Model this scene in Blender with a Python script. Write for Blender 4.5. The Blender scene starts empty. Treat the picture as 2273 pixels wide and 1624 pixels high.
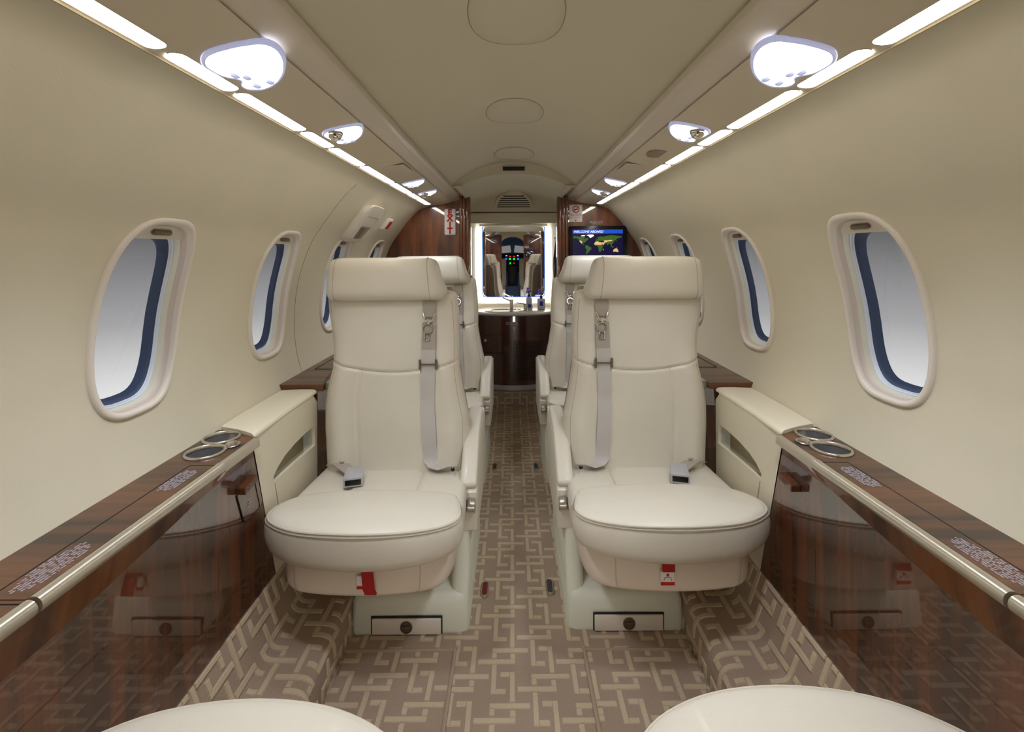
import bpy, bmesh, math, random
from mathutils import Vector, Matrix
from mathutils.geometry import delaunay_2d_cdt
random.seed(7)
scene = bpy.context.scene
COL = scene.collection
PI = math.pi
CH = 1.1            # camera height; many heights below are written as CH - drop

# ------------------------------------------------------------------ materials
def srgb(r, g, b):
    def f(c):
        c /= 255.0
        return c / 12.92 if c <= .04045 else ((c + .055) / 1.055) ** 2.4
    return (f(r), f(g), f(b), 1)

def mat(name, col, rough=.5, metal=0, coat=0, coat_ior=1.5, emis=0, ecol=None, noise=0, nscale=40, bump=0, bscale=300, aniso=None, spec=.5, sheen=0):
    m = bpy.data.materials.new(name); m.use_nodes = True
    nt = m.node_tree; b = nt.nodes['Principled BSDF']
    b.inputs['Base Color'].default_value = col
    b.inputs['Roughness'].default_value = rough
    b.inputs['Metallic'].default_value = metal
    b.inputs['Coat Weight'].default_value = coat
    b.inputs['Coat IOR'].default_value = coat_ior
    b.inputs['Coat Roughness'].default_value = .03
    b.inputs['Specular IOR Level'].default_value = spec
    b.inputs['Sheen Weight'].default_value = sheen
    if emis:
        b.inputs['Emission Color'].default_value = ecol or col
        b.inputs['Emission Strength'].default_value = emis
    tc = nt.nodes.new('ShaderNodeTexCoord')
    if noise:
        n = nt.nodes.new('ShaderNodeTexNoise'); n.inputs['Scale'].default_value = nscale; n.inputs['Detail'].default_value = 4
        nt.links.new(tc.outputs['Object'], n.inputs['Vector'])
        mx = nt.nodes.new('ShaderNodeMix'); mx.data_type = 'RGBA'
        mx.inputs['A'].default_value = tuple(c * (1 - noise) for c in col[:3]) + (1,)
        mx.inputs['B'].default_value = tuple(min(1, c * (1 + noise)) for c in col[:3]) + (1,)
        nt.links.new(n.outputs['Fac'], mx.inputs['Factor'])
        nt.links.new(mx.outputs['Result'], b.inputs['Base Color'])
    if bump:
        n2 = nt.nodes.new('ShaderNodeTexNoise'); n2.inputs['Scale'].default_value = bscale; n2.inputs['Detail'].default_value = 3
        nt.links.new(tc.outputs['Object'], n2.inputs['Vector'])
        bp = nt.nodes.new('ShaderNodeBump'); bp.inputs['Strength'].default_value = bump; bp.inputs['Distance'].default_value = .002
        nt.links.new(n2.outputs['Fac'], bp.inputs['Height']); nt.links.new(bp.outputs['Normal'], b.inputs['Normal'])
    return m

def wood(name, axis, c1, c2, scale=9, rough=.3, coat=1.0, coat_ior=1.6, stretch=14):
    """axis: direction ACROSS which the ribbon stripes change"""
    m = bpy.data.materials.new(name); m.use_nodes = True
    nt = m.node_tree; b = nt.nodes['Principled BSDF']; L = nt.links.new
    tc = nt.nodes.new('ShaderNodeTexCoord'); mp = nt.nodes.new('ShaderNodeMapping')
    sc = [1, 1, 1]; sc[axis] = stretch; mp.inputs['Scale'].default_value = sc
    L(tc.outputs['Object'], mp.inputs['Vector'])
    n1 = nt.nodes.new('ShaderNodeTexNoise'); n1.inputs['Scale'].default_value = scale * .28; n1.inputs['Detail'].default_value = 3; n1.inputs['Distortion'].default_value = .3
    L(mp.outputs['Vector'], n1.inputs['Vector'])
    n2 = nt.nodes.new('ShaderNodeTexNoise'); n2.inputs['Scale'].default_value = scale * 2.2; n2.inputs['Detail'].default_value = 8; n2.inputs['Roughness'].default_value = .7
    L(mp.outputs['Vector'], n2.inputs['Vector'])
    r1 = nt.nodes.new('ShaderNodeValToRGB'); r1.color_ramp.elements[0].position = .38; r1.color_ramp.elements[1].position = .62
    r1.color_ramp.elements[0].color = c1; r1.color_ramp.elements[1].color = c2
    L(n1.outputs['Fac'], r1.inputs['Fac'])
    r2 = nt.nodes.new('ShaderNodeValToRGB'); r2.color_ramp.elements[0].position = .3; r2.color_ramp.elements[1].position = .7
    r2.color_ramp.elements[0].color = (.74, .72, .70, 1); r2.color_ramp.elements[1].color = (1.15, 1.1, 1.05, 1)
    L(n2.outputs['Fac'], r2.inputs['Fac'])
    mx = nt.nodes.new('ShaderNodeMix'); mx.data_type = 'RGBA'; mx.blend_type = 'MULTIPLY'; mx.inputs['Factor'].default_value = 1
    L(r1.outputs['Color'], mx.inputs['A']); L(r2.outputs['Color'], mx.inputs['B'])
    L(mx.outputs['Result'], b.inputs['Base Color'])
    b.inputs['Roughness'].default_value = rough
    b.inputs['Coat Weight'].default_value = coat; b.inputs['Coat IOR'].default_value = coat_ior; b.inputs['Coat Roughness'].default_value = .02
    return m

def glass(name, tint=(1, 1, 1, 1), gl=.08):
    m = bpy.data.materials.new(name); m.use_nodes = True
    nt = m.node_tree; nt.nodes.remove(nt.nodes['Principled BSDF'])
    t = nt.nodes.new('ShaderNodeBsdfTransparent'); t.inputs['Color'].default_value = tint
    g = nt.nodes.new('ShaderNodeBsdfGlossy'); g.inputs['Roughness'].default_value = .03
    x = nt.nodes.new('ShaderNodeMixShader'); x.inputs[0].default_value = gl
    nt.links.new(t.outputs[0], x.inputs[1]); nt.links.new(g.outputs[0], x.inputs[2])
    nt.links.new(x.outputs[0], nt.nodes['Material Output'].inputs['Surface'])
    return m

M = {}
M['wall'] = mat('cream_wallcovering', srgb(210, 203, 181), .62, noise=.05, nscale=5, bump=.12, bscale=500)
M['ceil'] = mat('cream_headliner', srgb(209, 201, 178), .6, noise=.03, nscale=4, bump=.06, bscale=500)
M['valance'] = mat('valance_leather', srgb(208, 196, 174), .5, bump=.05, bscale=500)
M['rail'] = mat('rail_plastic', srgb(210, 200, 183), .38, coat=.2)
M['line'] = mat('seam_line', srgb(165, 152, 125), .7)
M['leather'] = mat('cream_leather', srgb(216, 210, 196), .42, noise=.03, nscale=9, bump=.2, bscale=260, coat=.08)
M['leather2'] = mat('beige_leather', srgb(224, 211, 196), .45, noise=.03, nscale=9, bump=.12, bscale=260)
M['leather3'] = mat('cream_side_leather', srgb(224, 217, 196), .5, noise=.03, nscale=9, bump=.15, bscale=260)
M['seam'] = mat('leather_seam', srgb(176, 166, 150), .7)
M['piping'] = mat('leather_piping', srgb(205, 197, 180), .5)
M['shell'] = mat('taupe_leather', srgb(150, 134, 118), .5)
M['base'] = mat('pale_plastic', srgb(226, 228, 212), .4)
M['drawer'] = mat('drawer_plastic', srgb(226, 218, 206), .4)
M['dark'] = mat('dark_gap', srgb(22, 18, 15), .7)
M['bronze'] = mat('dark_bronze', srgb(120, 108, 88), .3, metal=.6)
M['metal'] = mat('satin_metal', srgb(205, 200, 192), .25, metal=1)
M['wellm'] = mat('brushed_well', srgb(180, 180, 184), .32, metal=.8)
M['fit'] = mat('floor_fitting_metal', srgb(160, 150, 130), .35, metal=.4)
M['kick'] = mat('brushed_edge', srgb(190, 192, 200), .3, metal=.35)
M['chrome'] = mat('chrome', srgb(225, 222, 218), .08, metal=1)
M['champ'] = mat('champagne_rail', srgb(186, 178, 160), .28, metal=.55, coat=.5)
M['belt'] = mat('grey_webbing', srgb(194, 190, 186), .75, bump=.3, bscale=900)
M['belt2'] = mat('grey_webbing_dark', srgb(172, 163, 152), .75, bump=.3, bscale=900)
M['redd'] = mat('dark_red_insert', srgb(105, 12, 16), .4)
M['red'] = mat('red_webbing', srgb(170, 12, 8), .6)
M['white'] = mat('white_paint', srgb(235, 235, 235), .5)
M['lavwhite'] = mat('lavatory_white', srgb(243, 240, 228), .5)
M['print'] = mat('white_print', srgb(190, 188, 205), .6)
M['redprint'] = mat('red_print', srgb(185, 20, 20), .6)
M['woodT'] = wood('ribbon_wood_top', 1, srgb(50, 28, 13), srgb(100, 60, 29), 5, rough=.55, coat=.7, coat_ior=1.4, stretch=17)
M['woodP'] = wood('ribbon_wood_panel', 1, srgb(46, 20, 5), srgb(100, 50, 14), 6, rough=.6, coat=1, coat_ior=2.35, stretch=16)
M['woodB'] = wood('bulkhead_wood', 0, srgb(80, 38, 18), srgb(136, 74, 38), 7, coat=1, coat_ior=1.7, stretch=9)
M['woodV'] = wood('vanity_wood', 0, srgb(58, 20, 12), srgb(84, 36, 22), 7, coat=1, coat_ior=1.8, stretch=7)
M['woodL'] = wood('ribbon_wood_lip', 1, srgb(64, 30, 10), srgb(124, 72, 28), 6, rough=.5, coat=.8, coat_ior=1.4, stretch=12)
M['woodE'] = mat('wood_edge', srgb(84, 42, 18), .25, coat=1, coat_ior=1.7)
M['trimw'] = mat('window_trim', srgb(222, 214, 203), .4)
M['rev1'] = mat('window_reveal', srgb(208, 196, 187), .45)
M['rev2'] = mat('window_liner', srgb(224, 224, 208), .5)
M['wblue'] = mat('window_white_ring', srgb(218, 228, 246), .4)
M['navy'] = mat('window_gasket', srgb(52, 68, 100), .5)
M['pane'] = glass('window_pane', (1, 1, 1, 1), .03)
M['acryl'] = mat('pocket_acrylic', srgb(128, 122, 98), .15, coat=.4)
M['acryl2'] = mat('pocket_acrylic_clear', srgb(178, 184, 176), .15, coat=.4)
M['strip'] = mat('light_strip', (1, 1, 1, 1), .5, emis=15, ecol=srgb(255, 248, 236))
M['lens'] = mat('reading_lens', (1, 1, 1, 1), .3, emis=5, ecol=srgb(226, 234, 255))
M['lensrim'] = glass('lens_rim', srgb(222, 228, 255), .25)
M['lensrim2'] = mat('lens_rim_plastic', srgb(205, 210, 240), .2, emis=.35, ecol=srgb(190, 200, 255), coat=.6)
M['vlight'] = mat('vanity_glow', (1, 1, 1, 1), .5, emis=5, ecol=srgb(255, 253, 248))
M['mirror'] = mat('mirror', (.93, .94, .95, 1), .0, metal=1)
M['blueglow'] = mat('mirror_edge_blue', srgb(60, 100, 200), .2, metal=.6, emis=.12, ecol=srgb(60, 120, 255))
M['black'] = mat('black_plastic', srgb(14, 14, 16), .25)
M['screen'] = mat('screen_sea', srgb(4, 2, 40), .2, emis=.6, ecol=srgb(12, 8, 60))
M['banner'] = mat('screen_banner', srgb(20, 70, 180), .2, emis=.8, ecol=srgb(25, 80, 190))
M['land'] = mat('screen_land', srgb(60, 100, 30), .3, emis=.45, ecol=srgb(70, 110, 40), noise=.4, nscale=90)
M['sand'] = mat('screen_sand', srgb(230, 190, 130), .3, emis=.6, ecol=srgb(235, 195, 140))
M['ice'] = mat('screen_ice', (1, 1, 1, 1), .3, emis=.9, ecol=(1, 1, 1, 1))
M['carpet'] = mat('carpet_taupe', srgb(170, 149, 130), .95, noise=.16, nscale=260, bump=.8, bscale=900, sheen=.15, spec=.1)
M['carpetbar'] = mat('carpet_light_bars', srgb(205, 187, 158), .95, noise=.12, nscale=260, bump=.8, bscale=900, sheen=.15, spec=.1)
M['binding'] = mat('carpet_binding', srgb(166, 146, 126), .9)
M['stone'] = mat('counter_stone', srgb(225, 218, 205), .2, coat=.5, noise=.06, nscale=120)
M['blue'] = mat('blue_plastic', srgb(20, 36, 150), .3)
M['bottle'] = mat('bottle_plastic', srgb(205, 208, 235), .15, coat=.5)
M['greyd'] = mat('dark_grey', srgb(52, 50, 54), .5)
M['cockpit'] = mat('cockpit_blue_grey', srgb(72, 92, 122), .6, emis=.05, ecol=srgb(72, 92, 122))
M['cockpitd'] = mat('cockpit_dark', srgb(22, 28, 44), .5)
M['pale'] = mat('windscreen_pale', srgb(205, 200, 192), .6, emis=.35, ecol=srgb(205, 200, 192))

# ------------------------------------------------------------------ mesh builder
ORG = {}
def lerp(a, b, t): return a + (b - a) * t
def interp(tab, x):
    if x <= tab[0][0]: return tab[0][1]
    for (a, va), (b, vb) in zip(tab, tab[1:]):
        if x <= b: return va + (vb - va) * (x - a) / (b - a)
    return tab[-1][1]
def catmull(pts, n=6, closed=False):
    P = [Vector(p) for p in pts]; out = []; N = len(P)
    rng = range(N) if closed else range(N - 1)
    for i in rng:
        if closed: p0, p1, p2, p3 = P[i - 1], P[i], P[(i + 1) % N], P[(i + 2) % N]
        else: p0, p1, p2, p3 = P[max(i - 1, 0)], P[i], P[i + 1], P[min(i + 2, N - 1)]
        for k in range(n):
            t = k / n
            out.append(.5 * ((2 * p1) + (p2 - p0) * t + (2 * p0 - 5 * p1 + 4 * p2 - p3) * t * t + (3 * p1 - p0 - 3 * p2 + p3) * t ** 3))
    if not closed: out.append(P[-1])
    return out
def supel(n, a, b, p, cx=0, cy=0, ph=0):
    o = []
    for i in range(n):
        t = 2 * PI * i / n + ph; c, s = math.cos(t), math.sin(t)
        o.append((cx + a * math.copysign(abs(c) ** (2 / p), c), cy + b * math.copysign(abs(s) ** (2 / p), s)))
    return o

class MB:
    def __init__(s): s.v = []; s.f = []; s.m = []
    def add(s, vs, fs, mi=0):
        o = len(s.v); s.v += [tuple(v) for v in vs]
        for f in fs: s.f.append([i + o for i in f]); s.m.append(mi)
        return s
    def quad(s, a, b, c, d, mi=0): return s.add([a, b, c, d], [[0, 1, 2, 3]], mi)
    def loft(s, secs, closed=True, cap=True, mi=0):
        n = len(secs[0]); vs = [p for sec in secs for p in sec]; fs = []
        for i in range(len(secs) - 1):
            for j in range(n if closed else n - 1):
                k = (j + 1) % n
                fs.append([i * n + j, i * n + k, (i + 1) * n + k, (i + 1) * n + j])
        if cap and closed:
            fs.append(list(range(n))[::-1]); fs.append([(len(secs) - 1) * n + j for j in range(n)])
        return s.add(vs, fs, mi)
    def box(s, x0, x1, y0, y1, z0, z1, r=0, seg=2, mi=0):
        bm = bmesh.new(); bmesh.ops.create_cube(bm, size=1)
        for v in bm.verts:
            v.co = Vector((lerp(x0, x1, v.co.x + .5), lerp(y0, y1, v.co.y + .5), lerp(z0, z1, v.co.z + .5)))
        if r: bmesh.ops.bevel(bm, geom=bm.edges[:], offset=r, segments=seg, profile=.5, affect='EDGES')
        bm.verts.index_update(); s.add([v.co.copy() for v in bm.verts], [[v.index for v in f.verts] for f in bm.faces], mi); bm.free(); return s
    def prism(s, poly, to3, a, b, r=0, seg=2, mi=0):
        """poly 2D list; to3(p, h) -> 3D; extruded from a to b"""
        bm = bmesh.new()
        A = [bm.verts.new(to3(p, a)) for p in poly]; B = [bm.verts.new(to3(p, b)) for p in poly]; n = len(poly)
        bm.faces.new(A[::-1]); bm.faces.new(B)
        for i in range(n): bm.faces.new([A[i], A[(i + 1) % n], B[(i + 1) % n], B[i]])
        bm.normal_update()
        if r:
            es = [e for e in bm.edges if e.calc_face_angle(0) > .5]
            bmesh.ops.bevel(bm, geom=es, offset=r, segments=seg, profile=.5, affect='EDGES')
        bm.verts.index_update(); s.add([v.co.copy() for v in bm.verts], [[v.index for v in f.verts] for f in bm.faces], mi); bm.free(); return s
    def tube(s, path, r, n=8, closed=False, mi=0, flat=1):
        P = [Vector(p) for p in path]; N = len(P); secs = []; up = None
        for i in range(N):
            d = (P[(i + 1) % N] - P[i - 1]) if closed else (P[min(i + 1, N - 1)] - P[max(i - 1, 0)])
            if d.length < 1e-9: d = Vector((0, 0, 1))
            d.normalize()
            if up is None:
                up = Vector((0, 0, 1)) if abs(d.z) < .9 else Vector((1, 0, 0))
            a = d.cross(up)
            if a.length < 1e-6: a = d.orthogonal()
            a.normalize(); b = a.cross(d).normalized(); up = b
            rr = r[i] if isinstance(r, (list, tuple)) else r
            secs.append([P[i] + a * (rr * math.cos(2 * PI * k / n)) + b * (rr * flat * math.sin(2 * PI * k / n)) for k in range(n)])
        if closed: secs.append(secs[0]); return s.loft(secs, cap=False, mi=mi)
        return s.loft(secs, mi=mi)
    def lathe(s, prof, c, axis=(0, 0, 1), n=24, mi=0, cap=True):
        c = Vector(c); ax = Vector(axis).normalized(); a = ax.orthogonal().normalized(); b = ax.cross(a)
        secs = [[c + ax * h + (a * math.cos(2 * PI * k / n) + b * math.sin(2 * PI * k / n)) * r for k in range(n)] for r, h in prof]
        return s.loft(secs, mi=mi, cap=cap)
    def ribbon(s, path, wdir, w, t=.002, mi=0):
        """flat strap along path; wdir width direction(s); thickness t"""
        P = [Vector(p) for p in path]; secs = []
        for i, p in enumerate(P):
            d = P[min(i + 1, len(P) - 1)] - P[max(i - 1, 0)]; wd = Vector(wdir[i] if isinstance(wdir, list) else wdir).normalized()
            nn = wd.cross(d).normalized()
            secs.append([p - wd * w / 2 - nn * t / 2, p + wd * w / 2 - nn * t / 2, p + wd * w / 2 + nn * t / 2, p - wd * w / 2 + nn * t / 2])
        return s.loft(secs, mi=mi)
    def build(s, name, mats, parent=None, smooth=40, recalc=True):
        me = bpy.data.meshes.new(name); off = ORG.get(parent.name, Vector((0, 0, 0))) if parent else Vector((0, 0, 0))
        me.from_pydata([Vector(v) - off for v in s.v], [], s.f)
        for m in (mats if isinstance(mats, (list, tuple)) else [mats]): me.materials.append(M[m])
        for p, mi in zip(me.polygons, s.m): p.material_index = mi
        bm = bmesh.new(); bm.from_mesh(me)
        if recalc: bmesh.ops.recalc_face_normals(bm, faces=bm.faces[:])
        lim = math.radians(smooth)
        for f in bm.faces: f.smooth = smooth > 0
        for e in bm.edges:
            if len(e.link_faces) == 2 and e.calc_face_angle(0) > lim: e.smooth = False
        bm.to_mesh(me); bm.free()
        o = bpy.data.objects.new(name, me); COL.objects.link(o)
        if parent: o.parent = parent
        ORG[o.name] = off
        return o

def tag(o, label=None, cat=None, group=None, kind=None):
    if label: o['label'] = label
    if cat: o['category'] = cat
    if group: o['group'] = group
    if kind: o['kind'] = kind
    return o
def empty(name, loc, label=None, cat=None, group=None, kind=None):
    o = bpy.data.objects.new(name, None); COL.objects.link(o); o.location = loc; o.empty_display_size = .05
    ORG[o.name] = Vector(loc); return tag(o, label, cat, group, kind)
def struct(o, label=None): return tag(o, label, None, None, 'structure')
def copy_tree(o, parent=None):
    c = o.copy(); COL.objects.link(c)
    if parent: c.parent = parent
    for ch in list(o.children): copy_tree(ch, c)
    return c
def text_mesh(txt, size, shear=0, align='CENTER', bold=0):
    cu = bpy.data.curves.new('lettering', 'FONT'); cu.body = txt; cu.size = size; cu.shear = shear; cu.offset = bold; cu.align_x = align; cu.align_y = 'CENTER'
    o = bpy.data.objects.new('lettering', cu); COL.objects.link(o)
    bpy.context.view_layer.update()
    me = o.evaluated_get(bpy.context.evaluated_depsgraph_get()).to_mesh()
    vs = [v.co.copy() for v in me.vertices]; fs = [list(p.vertices) for p in me.polygons]
    o.to_mesh_clear(); bpy.data.objects.remove(o); bpy.data.curves.remove(cu)
    return vs, fs
def put_text(mb, txt, size, org, rt, up, mi=0, shear=0, align='CENTER', bold=0):
    vs, fs = text_mesh(txt, size, shear, align, bold); org, rt, up = Vector(org), Vector(rt).normalized(), Vector(up).normalized()
    mb.add([org + rt * v.x + up * v.y for v in vs], fs, mi)
def fine_print(mb, org, rt, up, lines, lh, cw, th, mi=0, centre=True):
    """rows of tiny unreadable print: each character a few strokes"""
    org, rt, up = Vector(org), Vector(rt).normalized(), Vector(up).normalized()
    def q(x0, x1, y0, y1):
        mb.quad(org + rt * x0 + up * y0, org + rt * x1 + up * y0, org + rt * x1 + up * y1, org + rt * x0 + up * y1, mi)
    for li, words in enumerate(lines):
        tot = sum(words) + len(words) - 1; x = -tot * cw / 2 if centre else 0; y = -li * lh
        for w in words:
            for k in range(w):
                sh = random.random(); hh = lh * .66; ww = cw * .74
                q(x, x + th, y, y + hh)
                if sh < .7: q(x + ww - th, x + ww, y, y + hh)
                if sh < .5: q(x + th, x + ww - th, y + hh - th, y + hh)
                if sh > .3: q(x + th, x + ww - th, y + hh * .45, y + hh * .45 + th)
                if sh > .6: q(x + th, x + ww - th, y, y + th)
                x += cw
            x += cw

# ------------------------------------------------------------------ cabin section: half width X as a function of drop below the eye line
PROF = [(.527, -.289), (.552, -.281), (.586, -.263), (.644, -.205), (.71, -.118), (.753, -.055), (.783, .015), (.803, .08),
        (.817, .15), (.823, .22), (.824, .29), (.812, .38), (.787, .46), (.74, .56), (.70, .66)]
PR = [Vector((a, CH - b, 0)) for a, b in PROF]
PC = catmull(PR, 8)
SL = [0]
for a, b in zip(PC, PC[1:]): SL.append(SL[-1] + (b - a).length)
def P_at_s(s):
    for i in range(len(SL) - 1):
        if s <= SL[i + 1]: t = (s - SL[i]) / (SL[i + 1] - SL[i]); return PC[i].lerp(PC[i + 1], t)
    return PC[-1]
def s_at_z(z):
    for i in range(len(PC) - 1):
        if PC[i + 1].y <= z: t = (PC[i].y - z) / (PC[i].y - PC[i + 1].y); return lerp(SL[i], SL[i + 1], t)
    return SL[-1]
def X_at_z(z): return P_at_s(s_at_z(z)).x

Y0, YB, YM = -1.35, 2.90, 3.80     # forward partition, aft partition, lavatory back wall
WIN_Z, WIN_A, WIN_B, WIN_P = .968, .121, .209, 3.2
WINS = {-1: [1.018, 1.57, 2.11, 2.65], 1: [1.05, 1.625, 2.175, 2.72]}
WINX = {-1: [-.09, -.62], 1: [-.09, -.62]}
def win_outline(inset=0, n=56):
    return supel(n, WIN_A - inset, WIN_B - inset, WIN_P)

def make_wall(side, name):
    smin, smax = 0, SL[-1]; pts = []; edges = []; loops = []
    holes = WINS[side] + WINX[side]
    for yc in holes:
        o = win_outline(.004); st = len(pts)
        for a, b in o: pts.append(Vector((yc + a, s_at_z(WIN_Z + b))))
        edges += [(st + i, st + (i + 1) % len(o)) for i in range(len(o))]; loops.append(yc)
    def inside(y, s, k=1.0):
        z = P_at_s(s).y
        for yc in loops:
            if (abs(y - yc) / ((WIN_A - .004) * k)) ** WIN_P + (abs(z - WIN_Z) / ((WIN_B - .004) * k)) ** WIN_P < 1: return True
        return False
    ns = 44; ys = []; y = Y0
    while y < YB + .1: ys.append(y); y += .05
    for yy in ys:
        for j in range(ns + 1):
            s = smin + (smax - smin) * j / ns
            if not inside(yy, s, 1.06): pts.append(Vector((yy, s)))
    vs, es, fs, *_ = delaunay_2d_cdt(pts, edges, [], 0, 1e-6)
    out = []
    for f in fs:
        c = sum((vs[i] for i in f), Vector((0, 0))) / len(f)
        if not inside(c.x, c.y, 1.0): out.append(list(f))
    mb = MB(); P3 = []
    for v in vs:
        p = P_at_s(v.y); P3.append((side * p.x, v.x, p.y))
    mb.add(P3, out)
    return mb.build(name, 'wall', None, 60)

wl = struct(make_wall(-1, 'wall_left')); WIN_Z = .975; wr = struct(make_wall(1, 'wall_right'))
# seam of the escape hatch in the left wall, and one in the right wall
def wall_seam(side, yy, z0, z1, parent):
    pts = []
    for i in range(30):
        z = lerp(z0, z1, i / 29); pts.append((side * (X_at_z(z) - .0006), yy, z))
    MB().tube(pts, .0009, 6).build('panel_seam', 'line', parent)
wall_seam(-1, 1.76, 1.36, .64, wl)

# ------------------------------------------------------------------ windows
def make_window(side, name, yc):
    root = empty(name, (side * X_at_z(WIN_Z), yc, WIN_Z), kind='structure')
    def ring(inset, d, n=56):
        return [(side * (X_at_z(WIN_Z + b) + d), yc + a, WIN_Z + b) for a, b in win_outline(inset, n)]
    def band(nm, mt, L):
        return MB().loft([ring(i, d) for i, d in L], cap=False).build(nm, mt, root, 50)
    band('window_frame', 'trimw', [(-.002, .003), (-.001, -.004), (.003, -.0075), (.009, -.0075), (.012, -.005), (.013, .004)])
    band('window_reveal', 'rev1', [(.013, .004), (.0145, .014), (.017, .016)])
    band('window_liner', 'rev2', [(.017, .016), (.0205, .029)])
    band('white_ring', 'wblue', [(.0205, .029), (.0215, .0275), (.0235, .030), (.024, .033), (.0255, .0315), (.027, .034)])
    band('gasket', 'navy', [(.027, .034), (.030, .037), (.034, .038), (.0385, .052)])
    pane = MB(); r = ring(.038, .0505); pane.add(r, [list(range(len(r)))]); pane.build('window_pane', 'pane', root, 0)
    # pulled-up shade at the top with its metal grip
    zb = .171; o = [(a, b) for a, b in supel(96, WIN_A - .0145, WIN_B - .0145, WIN_P) if b > zb]
    o.sort(key=lambda q: q[0])
    low = [(o[0][0], zb - .004)] + [(lerp(o[0][0], o[-1][0], t / 8), zb - .004) for t in range(1, 8)] + [(o[-1][0], zb - .004)]
    sm = MB(); up_ = [(side * (X_at_z(WIN_Z + b) + .012), yc + a, WIN_Z + b) for a, b in o]
    lo_ = [(side * (X_at_z(WIN_Z + b) + .012), yc + a, WIN_Z + b) for a, b in reversed(low)]
    ln = [(x + side * .004, y, z) for x, y, z in up_ + lo_]
    N = len(ln); sm.add(up_ + lo_ + ln, [list(range(N)), [N + i for i in range(N)][::-1]] + [[i, (i + 1) % N, N + (i + 1) % N, N + i] for i in range(N)])
    sh = sm.build('window_shade', 'trimw', root, 30)
    xx = X_at_z(WIN_Z + .180) + .008
    MB().box(side * xx - .006, side * xx + .006, yc - .027, yc + .027, WIN_Z + .174, WIN_Z + .187, .0058, 3).build('shade_handle', 'bronze', sh)
    return root
wn = 0
for side in (-1, 1):
    proto = None; WIN_Z = .968 if side < 0 else .975
    for yc in WINS[side] + WINX[side]:
        wn += 1
        if proto is None: proto = make_window(side, 'window_%d' % wn, yc)
        else:
            c = copy_tree(proto); c.location.y = yc; c.name = 'window_%d' % wn

# ------------------------------------------------------------------ carpet with raised interlocking bars
CA, CB, BT = .105, .0805, .0068
def pattern_rects(u0, u1, v0, v1):
    R = []
    def add(cx, cy, x0, x1, y0, y1):
        x0, x1, y0, y1 = cx + x0, cx + x1, cy + y0, cy + y1
        x0, x1, y0, y1 = max(x0, u0), min(x1, u1), max(y0, v0), min(y1, v1)
        if x1 - x0 > .002 and y1 - y0 > .002: R.append((x0, x1, y0, y1))
    i0 = int((u0 + .041) / CA) - 2; i1 = int((u1 + .041) / CA) + 3
    j0 = int((v0 - 1.453) / CB) - 2; j1 = int((v1 - 1.453) / CB) + 3
    t = BT
    for i in range(i0, i1):
        for j in range(j0, j1):
            cx, cy = -.041 + i * CA, 1.453 + j * CB
            if (i + j) % 2 == 0:
                add(cx, cy, -.025 - t, .068, .018 - t, .018 + t); add(cx, cy, -.068, .025 + t, -.018 - t, -.018 + t)
                add(cx, cy, -.025 - t, -.025 + t, -.007, .018 - t); add(cx, cy, .025 - t, .025 + t, -.018 + t, .007)
            else:
                add(cx, cy, -.024 - t, -.024 + t, -.024 - t, .053); add(cx, cy, .024 - t, .024 + t, -.053, .024 + t)
                add(cx, cy, -.024 + t, .008, -.024 - t, -.024 + t); add(cx, cy, -.008, .024 - t, .024 - t, .024 + t)
    return R
def carpet(mb, u0, u1, v0, v1, f, du=9, h=.0022):
    """f(u, v, h) -> 3D"""
    n = max(1, int((u1 - u0) / du)); us = [lerp(u0, u1, i / n) for i in range(n + 1)]
    mb.loft([[f(u, v, 0) for u in us] for v in (v0, v1)], closed=False, mi=0)
    for x0, x1, y0, y1 in pattern_rects(u0, u1, v0, v1):
        k = max(1, int((x1 - x0) / du + .999)); xs = [lerp(x0, x1, i / k) for i in range(k + 1)]
        e = .0012
        xi = [min(max(x, x0 + e), x1 - e) for x in xs]
        rows = [[f(x, y0, 0) for x in xs], [f(x, y0 + e, h) for x in xi], [f(x, y1 - e, h) for x in xi], [f(x, y1, 0) for x in xs]]
        mb.loft(rows, closed=False, mi=1)
        mb.quad(f(x0, y0, 0), f(x0, y1, 0), f(x0 + e, y1 - e, h), f(x0 + e, y0 + e, h), 1)
        mb.quad(f(x1, y0, 0), f(x1, y1, 0), f(x1 - e, y1 - e, h), f(x1 - e, y0 + e, h), 1)

fl = MB(); carpet(fl, -.492, .492, Y0, 3.37, lambda u, v, h: (u, v, h)); floor = struct(fl.build('floor', ['carpet', 'carpetbar'], None, 30, recalc=False))
# kick ledges along both sides, carpet wrapped over them
LP = [Vector((a, b, 0)) for a, b in [(.484, 0), (.484, .04), (.487, .072), (.496, .090), (.512, .098), (.55, .100), (.60, .101), (.622, .106), (.634, .125), (.650, .170), (.668, .222)]]
LC = catmull(LP, 5); LS = [0]
for a, b in zip(LC, LC[1:]): LS.append(LS[-1] + (b - a).length)
def ledge_pt(s):
    for i in range(len(LS) - 1):
        if s <= LS[i + 1] or i == len(LS) - 2:
            d = LC[i + 1] - LC[i]; t = (s - LS[i]) / (LS[i + 1] - LS[i]); return LC[i].lerp(LC[i + 1], t), Vector((-d.y, d.x, 0)).normalized()
for side, nm in ((-1, 'trim_1'), (1, 'trim_2')):
    mb = MB()
    def f(u, v, h, side=side):
        p, n = ledge_pt(u - .48); q = p + n * h * 1.5; return (side * q.x, v + .03 * side, q.y)
    carpet(mb, .48, .48 + LS[-1], Y0, 2.86, f, du=.012)
    struct(mb.build(nm, ['carpet', 'carpetbar'], None, 50, recalc=False))
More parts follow.
